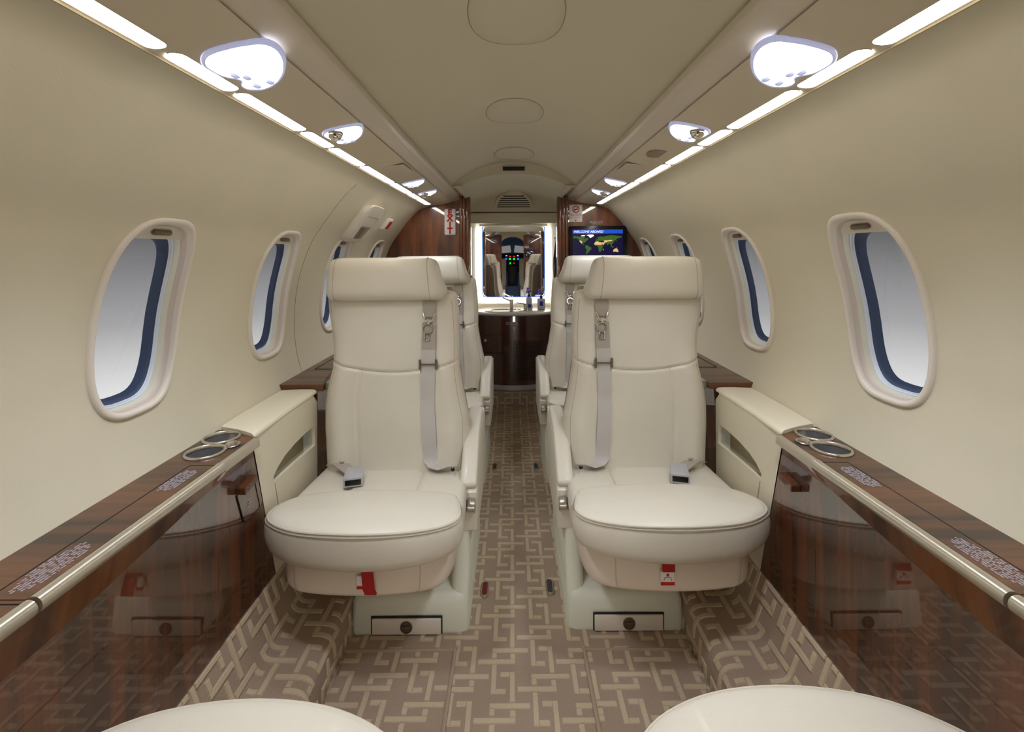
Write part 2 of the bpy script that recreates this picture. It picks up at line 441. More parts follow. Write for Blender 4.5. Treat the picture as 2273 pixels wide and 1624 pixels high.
# step into the lavatory
st = MB(); carpet(st, -.30, .30, 1.40, 1.512, lambda u, v, h: (u, 3.37 - h, v - 1.40)); st.quad((-.3, 3.37, .112), (.3, 3.37, .112), (.3, 3.8, .112), (-.3, 3.8, .112))
struct(st.build('trim_3', ['carpet', 'carpetbar'], None, 30, recalc=False))
# fitted mats in the footwell
for side in (-1, 1):
    x0, x1 = (-.478, -.176) if side < 0 else (.183, .478)
    r = empty('floor_mat', ((x0 + x1) / 2, 1.05, 0), ('%s fitted carpet mat with bound edge in the %s footwell' % (('brown', 'left') if side < 0 else ('brown', 'right'))), 'floor mat')
    mb = MB(); carpet(mb, x0 + .004, x1 - .004, .55, 1.302, lambda u, v, h, side=side: (u + .0, v, h + .0045)); mb.build('mat', ['carpet', 'carpetbar'], r, 30, recalc=False)
    ed = (x1 if side < 0 else x0)
    path = catmull([(x0 if side < 0 else x1, 1.305, .004), (lerp(x0, x1, .5), 1.306, .004), (ed - (-.01 if side > 0 else .01), 1.305, .004), (ed, 1.295, .004), (ed, 1.0, .004), (ed, .56, .004)], 6)
    MB().tube(path, .0055, 8, flat=.9).build('bound_edge', 'binding', r)

# ------------------------------------------------------------------ ceiling, valances, rails
def pz(h): return CH + h
ce = MB()
def arch(y, xe, he, hc, n=24, p=2.2):
    o = []
    for i in range(n + 1):
        x = lerp(-xe, xe, i / n); o.append((x, y, pz(he + (hc - he) * (1 - abs(x / xe) ** p))))
    return o
ce.loft([arch(Y0 + (2.6 - Y0) * i / 20, .352, .362, .500) for i in range(21)], closed=False)
ceiling = struct(ce.build('ceiling', 'ceil', None, 40))
cl = MB()
SEC = [(2.60, .352, .362, .500, 2.2), (2.606, .34, .362, .490, 2.2), (2.612, .32, .360, .438, 2.4), (2.68, .31, .352, .428, 2.6), (2.80, .30, .345, .417, 2.6), (2.9, .295, .335, .395, 2.8), (3.0, .295, .315, .362, 3), (3.08, .295, .292, .315, 3), (3.13, .295, .275, .280, 3), (3.14, .295, .268, .270, 3), (3.14, .295, .20, .20, 3), (YM, .295, .26, .26, 3)]
for s in (-1, 1):
    cl.quad((s * .28, 2.59, pz(.372)), (s * .40, 2.59, pz(.372)), (s * .40, 2.93, pz(.362)), (s * .28, 2.93, pz(.350)))
    cl.quad((s * .28, 2.93, pz(.350)), (s * .40, 2.93, pz(.362)), (s * .40, 2.93, pz(.25)), (s * .28, 2.93, pz(.25)))
cl.loft([arch(y, a, b, c, 24, p) for y, a, b, c, p in SEC], closed=False)
struct(cl.build('ceiling_lavatory', 'ceil', None, 30))
mb = MB(); mb.box(-.28, .28, 3.132, 3.1395, pz(.268), pz(.273)); struct(mb.build('trim_4', 'dark', None, 0))
for side in (-1, 1):
    s = side
    # dark channel between rail and centre ceiling, then valance profile
    mb = MB()
    prof = [(.378, .318), (.395, .311), (.425, .304), (.455, .299), (.482, .2955), (.505, .293), (.528, .289)]
    mb.loft([[(s * x, y, pz(h)) for x, h in prof] for y in (Y0, YB)], closed=False)
    struct(mb.build('trim_%d' % (5 if s < 0 else 6), 'valance', None, 40))
    mb = MB(); rp = catmull([(.322, .352), (.325, .338), (.335, .331), (.352, .325), (.368, .317), (.379, .318), (.382, .330), (.36, .35), (.335, .358)], 4, True) if False else [Vector((a, b, 0)) for a, b in [(.334, .362), (.334, .351), (.337, .345), (.345, .341), (.365, .331), (.376, .324), (.384, .320), (.389, .322), (.391, .33), (.38, .345), (.35, .366)]]
    mb.loft([[(s * p.x, y, pz(p.y)) for p in rp] for y in (Y0, YB - .01)])
    struct(mb.build('trim_%d' % (7 if s < 0 else 8), 'rail', None, 50))
    # fine strip edge below lights
    mb = MB(); mb.tube([(s * .5275, Y0, pz(.289)), (s * .5275, YB - .04, pz(.289))], .0022, 6)
    struct(mb.build('trim_%d' % (11 if s < 0 else 12), 'line', None, 30))
# fluorescent strips
SEG = [(-1.2, -.95), (-.94, -.62), (-.61, -.3), (-.29, .02), (.03, .30), (.31, .668), (.684, .842), (.856, 1.116), (1.130, 1.290), (1.304, 1.56), (1.573, 1.95), (1.963, 2.28), (2.292, 2.50), (2.512, 2.81)]
word = {-1: 'left', 1: 'right'}
order = ['nearest', 'second from the front', 'third from the front', 'fourth from the front', 'fifth from the front', 'sixth from the front', 'seventh from the front', 'farthest visible', 'last']
for s in (-1, 1):
    k = 0
    for y0, y1 in SEG:
        mb = MB(); w = .0142; c = .5055
        o = []
        for i in range(9): t = PI * i / 8; o.append((c + w * math.cos(t), y1 - w + w * math.sin(t)))
        for i in range(9): t = PI + PI * i / 8; o.append((c + w * math.cos(t), y0 + w + w * math.sin(t)))
        mb.prism(o, lambda p, h: (s * p[0], p[1], pz(interp([(.482, .2955), (.505, .293), (.528, .289)], p[0])) + h), -.0012, .003)
        ob = mb.build('light_strip', ['strip', 'rail'], None, 30)
        for p_ in ob.data.polygons:
            if abs(p_.normal.z) < .5 and p_.normal.x * s < .3: p_.material_index = 1
        if y1 < .6: lab = 'glowing strip light over the %s windows, ahead of the view' % word[s]
        else:
            lab = 'glowing white strip light above the %s windows, %s' % (word[s], order[k] + (' of its row' if k in (0, 7, 8) else ' end of its row')); k += 1
        tag(ob, lab, 'strip light', 'strip lights over the %s windows' % word[s] if y1 >= .6 else 'strip lights over the %s forward windows' % word[s])
# reading light units
def reading_light(s, y, sc, lab, gasper, i_=1):
    r = empty('reading_light', (s * .432, y, pz(.302)), lab, 'reading light', 'reading lights along the ceiling rails')
    bl = [(.060, -.040), (.064, -.012), (.060, .014), (.046, .030), (.044, .044), (.056, .062), (.054, .082), (.030, .090), (-.002, .076), (-.032, .046), (-.055, .005), (-.064, -.040), (-.048, -.070), (-.010, -.078), (.035, -.068)]
    out = catmull([(a * sc, b * sc, 0) for a, b in bl], 4, True)
    def vz(x): return interp([(.36, .322), (.378, .318), (.395, .311), (.425, .304), (.455, .299), (.482, .2955), (.505, .293), (.528, .289)], x)
    cx0 = .428
    def T(p, k, d): x = cx0 + p.x * k * .95; return (s * x, y + p.y * k, pz(vz(x)) - d)
    MB().loft([[T(p, 1, -.001) for p in out], [T(p, .99, .003) for p in out], [T(p, .95, .0055) for p in out], [T(p, .90, .005) for p in out]], cap=False).build('lens_rim', 'lensrim2', r, 60)
    MB().loft([[T(p, .91, .0045) for p in out], [T(p, .7, .0065) for p in out], [T(p, .35, .007) for p in out], [T(p, .02, .007) for p in out]]).build('lens', 'lens', r, 60)
    for dx, dy in [(.018, -.018), (.030, -.006), (-.004, -.050), (.022, -.056)]:
        g = MB(); gx, gy = cx0 + dx * sc, y - dy * sc
        g.lathe([(.0075 * sc, 0), (.008 * sc, .004), (.005 * sc, .007), (.002 * sc, .007)], (s * gx, gy, pz(vz(gx)) - .005), (s * .3, -.2, -1), 12)
        g.build('bulb_socket', 'lensrim2', r, 40)
    if gasper:
        g = MB(); g.lathe([(.018, 0), (.018, .008), (.014, .020), (.009, .024), (.003, .022)], (s * .44, y - .045 * sc, pz(.302) - .002), (0, -.35, -1), 18)
        g.build('air_nozzle', 'chrome', r, 40)
    sp = bpy.data.lights.new('reading_lamp', 'SPOT'); sp.energy = (13.0 if i_ == 0 else 4.5 if i_ > 1 else 6.5) * sc; sp.color = (.82, .88, 1); sp.spot_size = 1.9; sp.spot_blend = .8; sp.shadow_soft_size = .04
    so = bpy.data.objects.new('reading_lamp', sp); COL.objects.link(so); so.location = (0, 0, -.03); so.parent = r; so.rotation_euler = (0, 0, 0)
    return r
ords = {0: 'nearest', 1: 'second', 2: 'third', 3: 'farthest'}
for s in (-1, 1):
    for i, (y, sc) in enumerate([(.76, 1.0), (1.19, .84), (2.03, .80), (2.36, .78)]):
        reading_light(s, y, sc, '%s bluish-white reading light beside the %s ceiling rail%s' % (ords[i], word[s], ', with hanging air nozzle' if i in (1, 3) else ''), i in (1, 3), i)
    reading_light(s, -.3, .9, 'reading light by the %s ceiling rail over the forward seat' % word[s], False)
    # oxygen mask door
    mb = MB(); o = [(-.05, -.075), (.035, -.075), (.05, -.05), (.05, .05), (.035, .075), (-.05, .075)]
    mb.prism(o, lambda p, h: (s * (.432 + p[0]), 1.70 + p[1], pz(.304 - .085 * (p[0] + 0)) - h), 0, .0035, .001, 1)
    tag(mb.build('mask_door', 'rail', None, 20), 'flat beige oxygen mask door set in the %s ceiling valance' % word[s], 'hatch')
mb = MB(); o = supel(28, .03, .055, 2)
mb.prism(o, lambda p, h: (.435 + p[0], 1.45 + p[1], pz(.304 - .085 * p[0]) - h), 0, .003, .001, 1); tag(mb.build('ceiling_speaker', 'shell', None, 20), 'small flat oval speaker plate in the right ceiling valance', 'speaker')
# oval ceiling covers
for i, (y, lab) in enumerate([(.985, 'largest, nearest faint oval cover outline on the centre ceiling'), (1.67, 'middle faint oval cover outline on the centre ceiling'), (2.37, 'farthest faint oval cover outline on the centre ceiling')]):
    def cz(x, d=0): return pz(.362 + .138 * (1 - abs(x / .352) ** 2.2)) - d
    o = supel(48, .100, .145, 2.3)
    mb = MB(); mb.loft([[(a * k, y + b * k, cz(a * k, .0022 if k < 1 else .0002)) for a, b in o] for k in (1, .985, .6, .2)], cap=True)
    r = mb.build('ceiling_cover', 'ceil', None, 60); tag(r, lab, 'ceiling cover', 'oval covers on the ceiling')
    MB().tube([(a * 1.003, y + b * 1.003, cz(a * 1.003, .0008)) for a, b in o], .0013, 5, closed=True).build('cover_gap', 'line', r)
# slot vent and half-round grille at the aft ceiling
v = empty('ceiling_vent', (0, 2.605, pz(.449)), 'small dark rectangular slot vent in the aft ceiling arch', 'vent')
MB().box(-.063, .063, 2.600, 2.615, pz(.452), pz(.478), .003).build('vent_frame', 'ceil', v); MB().box(-.060, .060, 2.597, 2.604, pz(.454), pz(.476), .001).build('slot', 'cockpitd', v)
g = empty('air_grille', (0, 3.05, pz(.33)), 'half-round louvred air grille on the sloping ceiling above the mirror', 'grille')
def dome(x, t):  # point on sloping dome, t 0 low .. 1 high
    y = lerp(3.085, 2.93, t); return Vector((x, y, pz(lerp(.300, .377, t)) - .004))
o = [dome(.125 * math.cos(a), math.sin(a)) for a in [PI * i / 20 for i in range(21)]]
c = sum(o, Vector()) / len(o)
MB().loft([[p + Vector((0, 0, .012)) for p in o], [p + Vector((0, -.003, -.003)) for p in o], [c + (p - c) * .94 + Vector((0, -.004, -.004)) for p in o]], cap=True).build('grille_plate', 'ceil', g, 30)
for k in range(6):
    t = .08 + k * .145; w = .125 * math.sqrt(1 - t * t) * .86; p = dome(0, t)
    MB().box(-w, w, p.y - .014, p.y - .004, p.z - .0042, p.z + .0042).build('louvre_slot', 'dark', g)

# ------------------------------------------------------------------ aft partitions, jambs, lavatory
def partition(s, nm, y, xi, face=-1, th=.03):
    pts = [(xi, 0), (xi, pz(.345)), (.325, pz(.345)), (.335, pz(.330)), (.378, pz(.318)), (.425, pz(.304)), (.482, pz(.296)), (.513, pz(.292))]
    for i in range(2, 40):
        p = P_at_s(SL[-1] * i / 40); pts.append((p.x + .002, p.y))
    pts += [(.70, .44), (.70, 0)]
    mb = MB(); mb.prism(pts, lambda p, h: (s * p[0], h, p[1]), y, y + th)
    return struct(mb.build(nm, 'woodB', None, 30))
partition(-1, 'wall_aft_left', YB, .30); partition(1, 'wall_aft_right', YB, .30)
for s in (-1, 1):
    j = MB()
    for (cx, cy, r) in [(.285, 2.915, .018), (.305, 2.892, .012), (.322, 2.885, .010)]:
        j.loft([[(s * (cx + r * math.cos(2 * PI * k / 14)), cy + r * 1.2 * math.sin(2 * PI * k / 14), z) for k in range(14)] for z in (0, pz(.35))])
    j.box(min(s * .268, s * .33), max(s * .268, s * .33), 2.895, 3.0, 0, pz(.345), .004)
    struct(j.build('trim_%d' % (13 if s < 0 else 14), 'woodB', None, 40))
    w = MB(); w.box(min(s * .295, s * .32), max(s * .295, s * .32), 3.0, YM, 0, pz(.30)); struct(w.build('wall_lavatory_%s' % word[s], 'lavwhite', None, 0))
w = MB(); w.box(-.32, .32, YM, YM + .02, 0, pz(.30))
struct(w.build('wall_lavatory_back', 'lavwhite', None, 20))

mr = empty('vanity_mirror', (0, 3.77, .76), 'tall lavatory mirror with chrome top bar reflecting the cabin', 'mirror')
o = supel(48, .245, .279, 14)
mb = MB(); mb.prism(o, lambda p, h: (p[0], h, 1.033 + p[1]), 3.768, 3.778); mb.build('mirror_glass', 'mirror', mr, 20)
mb = MB(); path = [(a * 1.006, 3.771, 1.0465 + b * 1.004) for a, b in supel(64, .245, .2925, 14) if b < .28]
mb.tube(path[::1], .0035, 6) if False else None
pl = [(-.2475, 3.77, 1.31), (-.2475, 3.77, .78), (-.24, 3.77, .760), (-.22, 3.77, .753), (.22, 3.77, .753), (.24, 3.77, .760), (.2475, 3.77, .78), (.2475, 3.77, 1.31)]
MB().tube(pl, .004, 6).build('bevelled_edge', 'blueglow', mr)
MB().tube([(-.268, 3.745, 1.322), (.268, 3.745, 1.322)], .011, 12).build('top_bar', 'metal', mr)
for s in (-1, 1):
    ob = MB().box(min(s * .253, s * .286), max(s * .253, s * .286), 3.745, 3.765, .755, 1.303, .003).build('mirror_light', 'vlight')
    tag(ob, 'vertical glowing light strip along the %s edge of the lavatory mirror' % word[s], 'mirror light')
ob = MB().box(-.24, .24, 3.75, 3.79, .735, .747, .003).build('mirror_light', 'vlight'); tag(ob, 'horizontal glowing light strip under the lavatory mirror', 'mirror light')

# vanity
va = empty('vanity_cabinet', (0, 3.45, .112), 'dark glossy wood lavatory vanity with curved front and round basin', 'cabinet')
def vy(x): return 3.405 + .10 * (x / .28) ** 2
xs = [lerp(-.285, .285, i / 20) for i in range(21)]
mb = MB(); mb.loft([[(x, vy(x), z) for x in xs] + [(.285, 3.78, z), (-.285, 3.78, z)] for z in (.150, .655)]); mb.build('cabinet_body', 'woodV', va, 30)
mb = MB(); mb.loft([[(x, vy(x) - .012, z) for x in xs] + [(.285, 3.78, z), (-.285, 3.78, z)] for z in (.116, .150)]); mb.build('kick_strip', 'kick', va, 30)
mb = MB()
mb.loft([[(x, vy(x) - .006 - d, z) for x in xs] + [(.29, 3.79, z), (-.29, 3.79, z)] for z, d in ((.652, .0), (.656, .007), (.664, .009), (.670, .006), (.672, 0))]); mb.build('worktop', 'stone', va, 30)
MB().tube([(x, vy(x) - .014, .657) for x in xs], .010, 10).build('counter_edge', 'kick', va)
mb = MB(); mb.box(-.29, .29, 3.755, 3.775, .665, .705, .006); mb.build('splashback', 'stone', va, 30)
# oval basin
bs = empty('dummy', (0, 0, 0)) if False else None
mb = MB(); o = supel(40, .125, .085, 2)
mb.loft([[(-.06 + a * k, 3.535 + b * k, z) for a, b in o] for k, z in ((1.08, .6725), (1.06, .676), (1.0, .676), (.93, .670), (.8, .6735))], cap=True); mb.build('basin', 'chrome', va, 40)
def door_frame(x0, x1, z0, z1, nm, mats):
    mb = MB(); xa = [lerp(x0, x1, i / 8) for i in range(9)]
    mb.loft([[(x, vy(x) - .004, z) for x in xa] for z in (z0, z1)], closed=False, mi=0)
    pth = [(x, vy(x) - .0045, z1) for x in xa] + [(x, vy(x) - .0045, z0) for x in reversed(xa)]
    mb.tube(pth, .0022, 5, closed=True, mi=1)
    return mb.build(nm, mats, va, 30)
d1 = door_frame(-.235, -.075, .385, .50, 'door', ['woodV', 'woodE']); d2 = door_frame(-.235, -.075, .160, .375, 'door', ['woodV', 'woodE'])
MB().lathe([(.009, 0), (.011, .008), (.007, .012), (0.001, .013)], (-.208, vy(-.208) - .003, .465), (0, -1, 0), 14).build('knob', 'chrome', d1)
MB().lathe([(.008, 0), (.010, .008), (.006, .012), (0.001, .013)], (-.16, vy(-.16) - .003, .315), (0, -1, 0), 14).build('knob', 'chrome', d2)
MB().box(-.183, -.135, vy(-.16) - .008, vy(-.16) - .002, .283, .288).build('latch_plate', 'metal', d2)
gr = door_frame(0.0, .205, .185, .475, 'grille', ['woodV', 'woodE'])
gm = MB()
for k in range(22):
    z = .195 + k * .0125; gm.tube([(x, vy(x) - .006, z) for x in [lerp(.012, .193, i / 8) for i in range(9)]], .003, 5)
gm.build('grille_slats', 'dark', gr)
mb = MB(); fine_print(mb, (-.022, vy(-.03) - .003, .598), (1, 0, 0), (0, 0, 1), [[3, 2, 7], [4, 5, 4]], .011, .0046, .0012); mb.build('placard', 'print', va, 0)
# tap, soap pump, bottles
t = empty('tap', (.0, 3.50, .672), 'short brushed metal tap with slanted lever behind the basin', 'tap')
MB().lathe([(.026, 0), (.026, .004), (.017, .008), (.017, .072), (.015, .075), (.002, .076)], (-.018, 3.60, .672), (0, 0, 1), 20).build('tap_body', 'metal', t)
MB().ribbon([(-.03, 3.60, .742), (-.05, 3.588, .750), (-.085, 3.57, .766)], (0, 1, 0), .016, .008).build('lever', 'metal', t)
t = empty('soap_pump', (.085, 3.52, .672), 'low metal soap pump with thin lever right of the tap', 'soap pump')
MB().lathe([(.02, 0), (.02, .004), (.017, .006), (.017, .046), (.002, .048)], (.088, 3.52, .674), (0, 0, 1), 18).build('pump_body', 'metal', t)
MB().ribbon([(.082, 3.52, .722), (.05, 3.51, .728), (.018, 3.50, .735)], (0, 1, 0), .008, .005).build('spout', 'greyd', t)
for (x, lab, sq) in ((.115, 'rounded clear lotion bottle with blue pump beside the soap pump', 0), (.208, 'square pale bottle with blue pump and blue label at the right of the worktop', 1)):
    y = 3.60; b = empty('pump_bottle', (x, y, .672), lab, 'bottle', 'pump bottles on the lavatory worktop')
    if sq: MB().box(x - .030, x + .030, y - .018, y + .018, .673, .756, .008, 3).build('bottle_body', 'bottle', b)
    else: MB().lathe([(.026, 0), (.03, .01), (.03, .03), (.023, .05), (.026, .075), (.02, .092), (.01, .096)], (x, y, .673), (0, 0, 1), 20).build('bottle_body', 'bottle', b)
    zt = .756 if sq else .768
    MB().lathe([(.011, 0), (.012, .004), (.012, .018), (.0055, .021), (.0055, .034), (.008, .036), (.008, .046), (.001, .047)], (x, y, zt), (0, 0, 1), 16).box(x, x + .024, y - .004, y + .004, zt + .037, zt + .044, .001).build('pump_head', 'blue', b)
    lb = MB()
    if sq: lb.box(x - .012, x + .012, y - .0195, y - .018, .70, .735)
    else: lb.box(x - .018, x + .018, y - .0315, y - .024, .69, .715)
    lb.build('bottle_label', 'blue', b)
# dark handset-like bag hanging on right lavatory wall
mb = MB(); secs = []
for z, w, d in [(.86, .004, .006), (.90, .012, .018), (.97, .014, .035), (1.02, .015, .045), (1.06, .014, .030), (1.12, .010, .012), (1.18, .006, .008), (1.20, .004, .005)]:
    secs.append([(.292 - w * 1.0 + w * math.cos(2 * PI * k / 10), 3.18 + d * math.sin(2 * PI * k / 10), z) for k in range(10)])
mb.loft(secs); tag(mb.build('hanging_cloth', 'greyd', None, 60), 'dark grey drooping cloth hanging on the right lavatory wall', 'cloth')
MB().lathe([(.006, 0), (.006, .02), (.009, .022), (.001, .024)], (.295, 3.18, 1.20), (-1, 0, 0), 12).build('wall_hook', 'chrome')
tag(bpy.data.objects['wall_hook'], 'small chrome hook holding the dark cloth on the lavatory wall', 'hook')

# ---- signs and screen on the aft partitions
yb = YB
sn = empty('exit_sign', (-.389, yb, 1.21), 'upright exit sign with red vertical letters on the left wooden partition', 'exit sign')
MB().box(-.424, -.354, yb - .016, yb, 1.212, 1.374, .008, 3).build('sign_body', 'white', sn)
mb = MB()
for i, ch in enumerate('EXIT'): put_text(mb, ch, .050, (-.389, yb - .0175, 1.350 - i * .0375), (1, 0, 0), (0, 0, 1), bold=.0024)
mb.build('lettering', 'redprint', sn, 0)
sc_ = empty('cabin_screen', (.513, yb, 1.04), 'black-framed screen showing a world map under a blue welcome banner', 'screen')
MB().box(.337, .690, yb - .022, yb, 1.040, 1.264, .004).build('bezel', 'black', sc_)
SY = yb - .0225; sx0, sx1 = .357, .663
mb = MB(); mb.quad((sx0, SY, 1.052), (sx1, SY, 1.052), (sx1, SY, 1.214), (sx0, SY, 1.214)); disp = mb.build('display', 'screen', sc_, 0)
mb = MB(); mb.quad((sx0, SY - .0003, 1.217), (sx1, SY - .0003, 1.217), (sx1, SY - .0003, 1.241), (sx0, SY - .0003, 1.241)); bn = mb.build('banner', 'banner', sc_, 0)
mb = MB(); put_text(mb, 'WELCOME ABOARD', .0195, (sx0 + .006, SY - .0008, 1.2285), (1, 0, 0), (0, 0, 1), shear=.25, align='LEFT', bold=0); mb.build('banner_text', 'ice', bn, 0)
def mp(lon, lat): return (lerp(sx0, sx1, (lon + 168) / 352.0), lat * .0009 + 1.137)
LANDS = [('land', [(-166, 68), (-156, 71), (-128, 70), (-110, 68), (-95, 69), (-85, 69), (-80, 62), (-92, 58), (-82, 52), (-78, 60), (-65, 60), (-56, 52), (-66, 44), (-75, 38), (-81, 30), (-81, 25), (-84, 30), (-97, 27), (-97, 20), (-90, 21), (-88, 16), (-83, 10), (-79, 8), (-86, 12), (-105, 20), (-114, 31), (-124, 40), (-124, 48), (-135, 58), (-152, 60), (-165, 55), (-158, 60), (-166, 62)]),
         ('land', [(-79, 8), (-72, 12), (-60, 9), (-50, 0), (-35, -7), (-39, -18), (-48, -26), (-58, -38), (-66, -45), (-69, -54), (-75, -50), (-72, -35), (-70, -18), (-80, -6), (-80, 2)]),
         ('land', [(-9, 43), (-9, 37), (-2, 37), (8, 44), (16, 38), (20, 40), (23, 36), (28, 41), (40, 41), (50, 38), (60, 25), (68, 24), (73, 8), (80, 15), (90, 22), (95, 16), (100, 6), (104, 1), (106, 10), (110, 20), (121, 30), (122, 40), (130, 42), (140, 52), (155, 60), (163, 60), (178, 65), (178, 70), (140, 74), (105, 78), (70, 73), (45, 68), (30, 71), (15, 68), (5, 60), (12, 56), (3, 51), (-2, 47)]),
         ('land', [(-17, 15), (-10, 6), (5, 5), (9, 0), (14, -12), (12, -18), (18, -34), (27, -34), (35, -24), (41, -12), (40, -2), (51, 11), (43, 11), (34, 22), (30, 15), (0, 15)]),
         ('sand', [(-17, 15), (-16, 24), (-6, 35), (10, 37), (20, 31), (33, 31), (37, 20), (40, 15), (25, 12), (0, 13)]),
         ('sand', [(35, 30), (45, 30), (57, 24), (52, 16), (44, 13), (38, 22)]),
         ('sand', [(50, 38), (60, 45), (78, 43), (95, 47), (112, 44), (104, 38), (85, 36), (68, 32), (60, 26), (52, 29)]),
         ('ice', [(-72, 78), (-58, 82), (-25, 83), (-18, 76), (-25, 70), (-42, 60), (-52, 66), (-56, 74)]),
         ('sand', [(115, -22), (130, -12), (136, -12), (142, -11), (150, -23), (153, -30), (148, -38), (135, -33), (116, -34)]),
         ('sand', [(-121, 40), (-112, 44), (-103, 36), (-100, 28), (-106, 22), (-114, 31)]),
         ('land', [(96, 5), (105, -4), (115, -8), (118, 2), (118, 7), (110, 2)]), ('land', [(132, -1), (146, -5), (150, -10), (140, -8)]),
         ('land', [(130, 32), (140, 36), (145, 43), (141, 45), (138, 38)]), ('land', [(-5, 50), (1, 52), (-3, 58), (-8, 56)]), ('sand', [(44, -16), (50, -15), (47, -25), (44, -24)]),
         ('ice', [(-110, 75), (-92, 80), (-78, 76), (-85, 73), (-108, 72)])]
mb = MB()
for i, (k, pl) in enumerate(LANDS):
    p2 = [mp(a, b) for a, b in pl]; mi = {'land': 0, 'sand': 1, 'ice': 2}[k]
    vs, es, fs, *_ = delaunay_2d_cdt([Vector(p) for p in p2], [(j, (j + 1) % len(p2)) for j in range(len(p2))], [], 1, 1e-7)
    mb.add([(v.x, SY - .0005 - (.0003 if mi else 0), v.y) for v in vs], [list(f) for f in fs], mi)
mb.build('world_map', ['land', 'sand', 'ice'], disp, 0)
ns = empty('no_smoking_placard', (.38, yb, 1.293), 'white no-smoking placard above the screen on the right wooden partition', 'placard')
MB().box(.340, .420, yb - .003, yb, 1.290, 1.396, .001).build('plate', 'white', ns)
mb = MB(); cx, cz_ = .381, 1.367
mb.tube([(cx + .019 * math.cos(2 * PI * k / 28), yb - .004, cz_ + .019 * math.sin(2 * PI * k / 28)) for k in range(28)], .0028, 5, closed=True)
mb.tube([(cx - .013, yb - .0045, cz_ - .013), (cx + .013, yb - .0045, cz_ + .013)], .0022, 5)
fine_print(mb, (.381, yb - .0035, 1.334), (1, 0, 0), (0, 0, 1), [[5, 9], [6, 7]], .0085, .0045, .0011)
fine_print(mb, (.378, yb - .0035, 1.313), (1, 0, 0), (0, 0, 1), [[3, 8]], .0085, .0045, .0009)
mb.add([(.371, yb - .0035, 1.302), (.387, yb - .0035, 1.302), (.379, yb - .0035, 1.294)], [[0, 1, 2]])
mb.build('red_print', 'redprint', ns, 30)
MB().box(cx - .012, cx + .012, yb - .0042, yb - .0035, cz_ - .002, cz_ + .002).build('cigarette_symbol', 'black', ns)
mb = MB(); fine_print(mb, (.507, yb - .002, 1.291), (1, 0, 0), (0, 0, 1), [[7, 2, 2, 7], [4, 8, 3, 4], [6, 3, 6]], .0085, .0036, .0011)
tag(mb.build('instruction_print', 'print', None, 0), 'three small lines of white print above the screen', 'lettering')

# ---- left wall: hatch handle housing and small exit light
def on_wall(s, y, z, d): return Vector((s * (X_at_z(z) - d), y, z))
hh = empty('hatch_handle_cover', tuple(on_wall(-1, 2.1, 1.24, 0)), 'cream moulded handle cover on the left wall above the third window', 'handle cover')
def slab(s, ylo, yhi, zlo, zhi, d0, d1, r=.012, nz=8):
    """rounded slab hugging the wall"""
    mb = MB(); secs = []
    for d, k in ((d0, 0), (d1 - .006, 0), (d1 - .002, .005), (d1, .012)):
        o = supel(36, (yhi - ylo) / 2 - k, (zhi - zlo) / 2 - k, 7)
        secs.append([on_wall(s, (ylo + yhi) / 2 + a, (zlo + zhi) / 2 + b, d) for a, b in o])
    mb.loft(secs); return mb
# frame of the housing with a finger recess
oo = supel(36, .112, .078, 6)
def hw(a, b, d): return on_wall(-1, 2.13 + a, 1.235 + b, d)
mb = MB(); io = [(min(max(a, -.055), .085), min(max(b, -.066), -.012)) for a, b in oo]
mb.loft([[hw(a, b, -.002) for a, b in oo], [hw(a, b, .030) for a, b in oo], [hw(a * .96, b * .95, .036) for a, b in oo], [hw(a, b, .036) for a, b in io], [hw(a * .98, b, .004) for a, b in io]], cap=True)
mb.build('housing', 'trimw', hh, 50)
MB().loft([[hw(-.052, -.064, .006), hw(-.052, -.016, .006), hw(.082, -.016, .006), hw(.082, -.064, .006)], [hw(-.052, -.064, .008), hw(-.052, -.016, .008), hw(.082, -.016, .008), hw(.082, -.064, .008)]]).build('recess', 'shell', hh, 0)
MB().tube([hw(-.06, .03, .037), hw(.10, .03, .037)], .0015, 5).build('lid_seam', 'line', hh)
el = empty('exit_light', tuple(on_wall(-1, 2.5, 1.25, 0)), 'small white and red exit light box on the left wall near the wooden partition', 'exit light')
slab(-1, 2.46, 2.535, 1.225, 1.285, 0, .022).build('light_body', 'white', el, 40)
rm = MB(); rm.loft([[on_wall(-1, 2.475, 1.232, .024), on_wall(-1, 2.522, 1.232, .024), on_wall(-1, 2.522, 1.268, .024), on_wall(-1, 2.475, 1.268, .024)], [on_wall(-1, 2.475, 1.232, .0262), on_wall(-1, 2.522, 1.232, .0262), on_wall(-1, 2.522, 1.268, .0262), on_wall(-1, 2.475, 1.268, .0262)]])
rm.build('red_panel', 'redprint', el, 0)

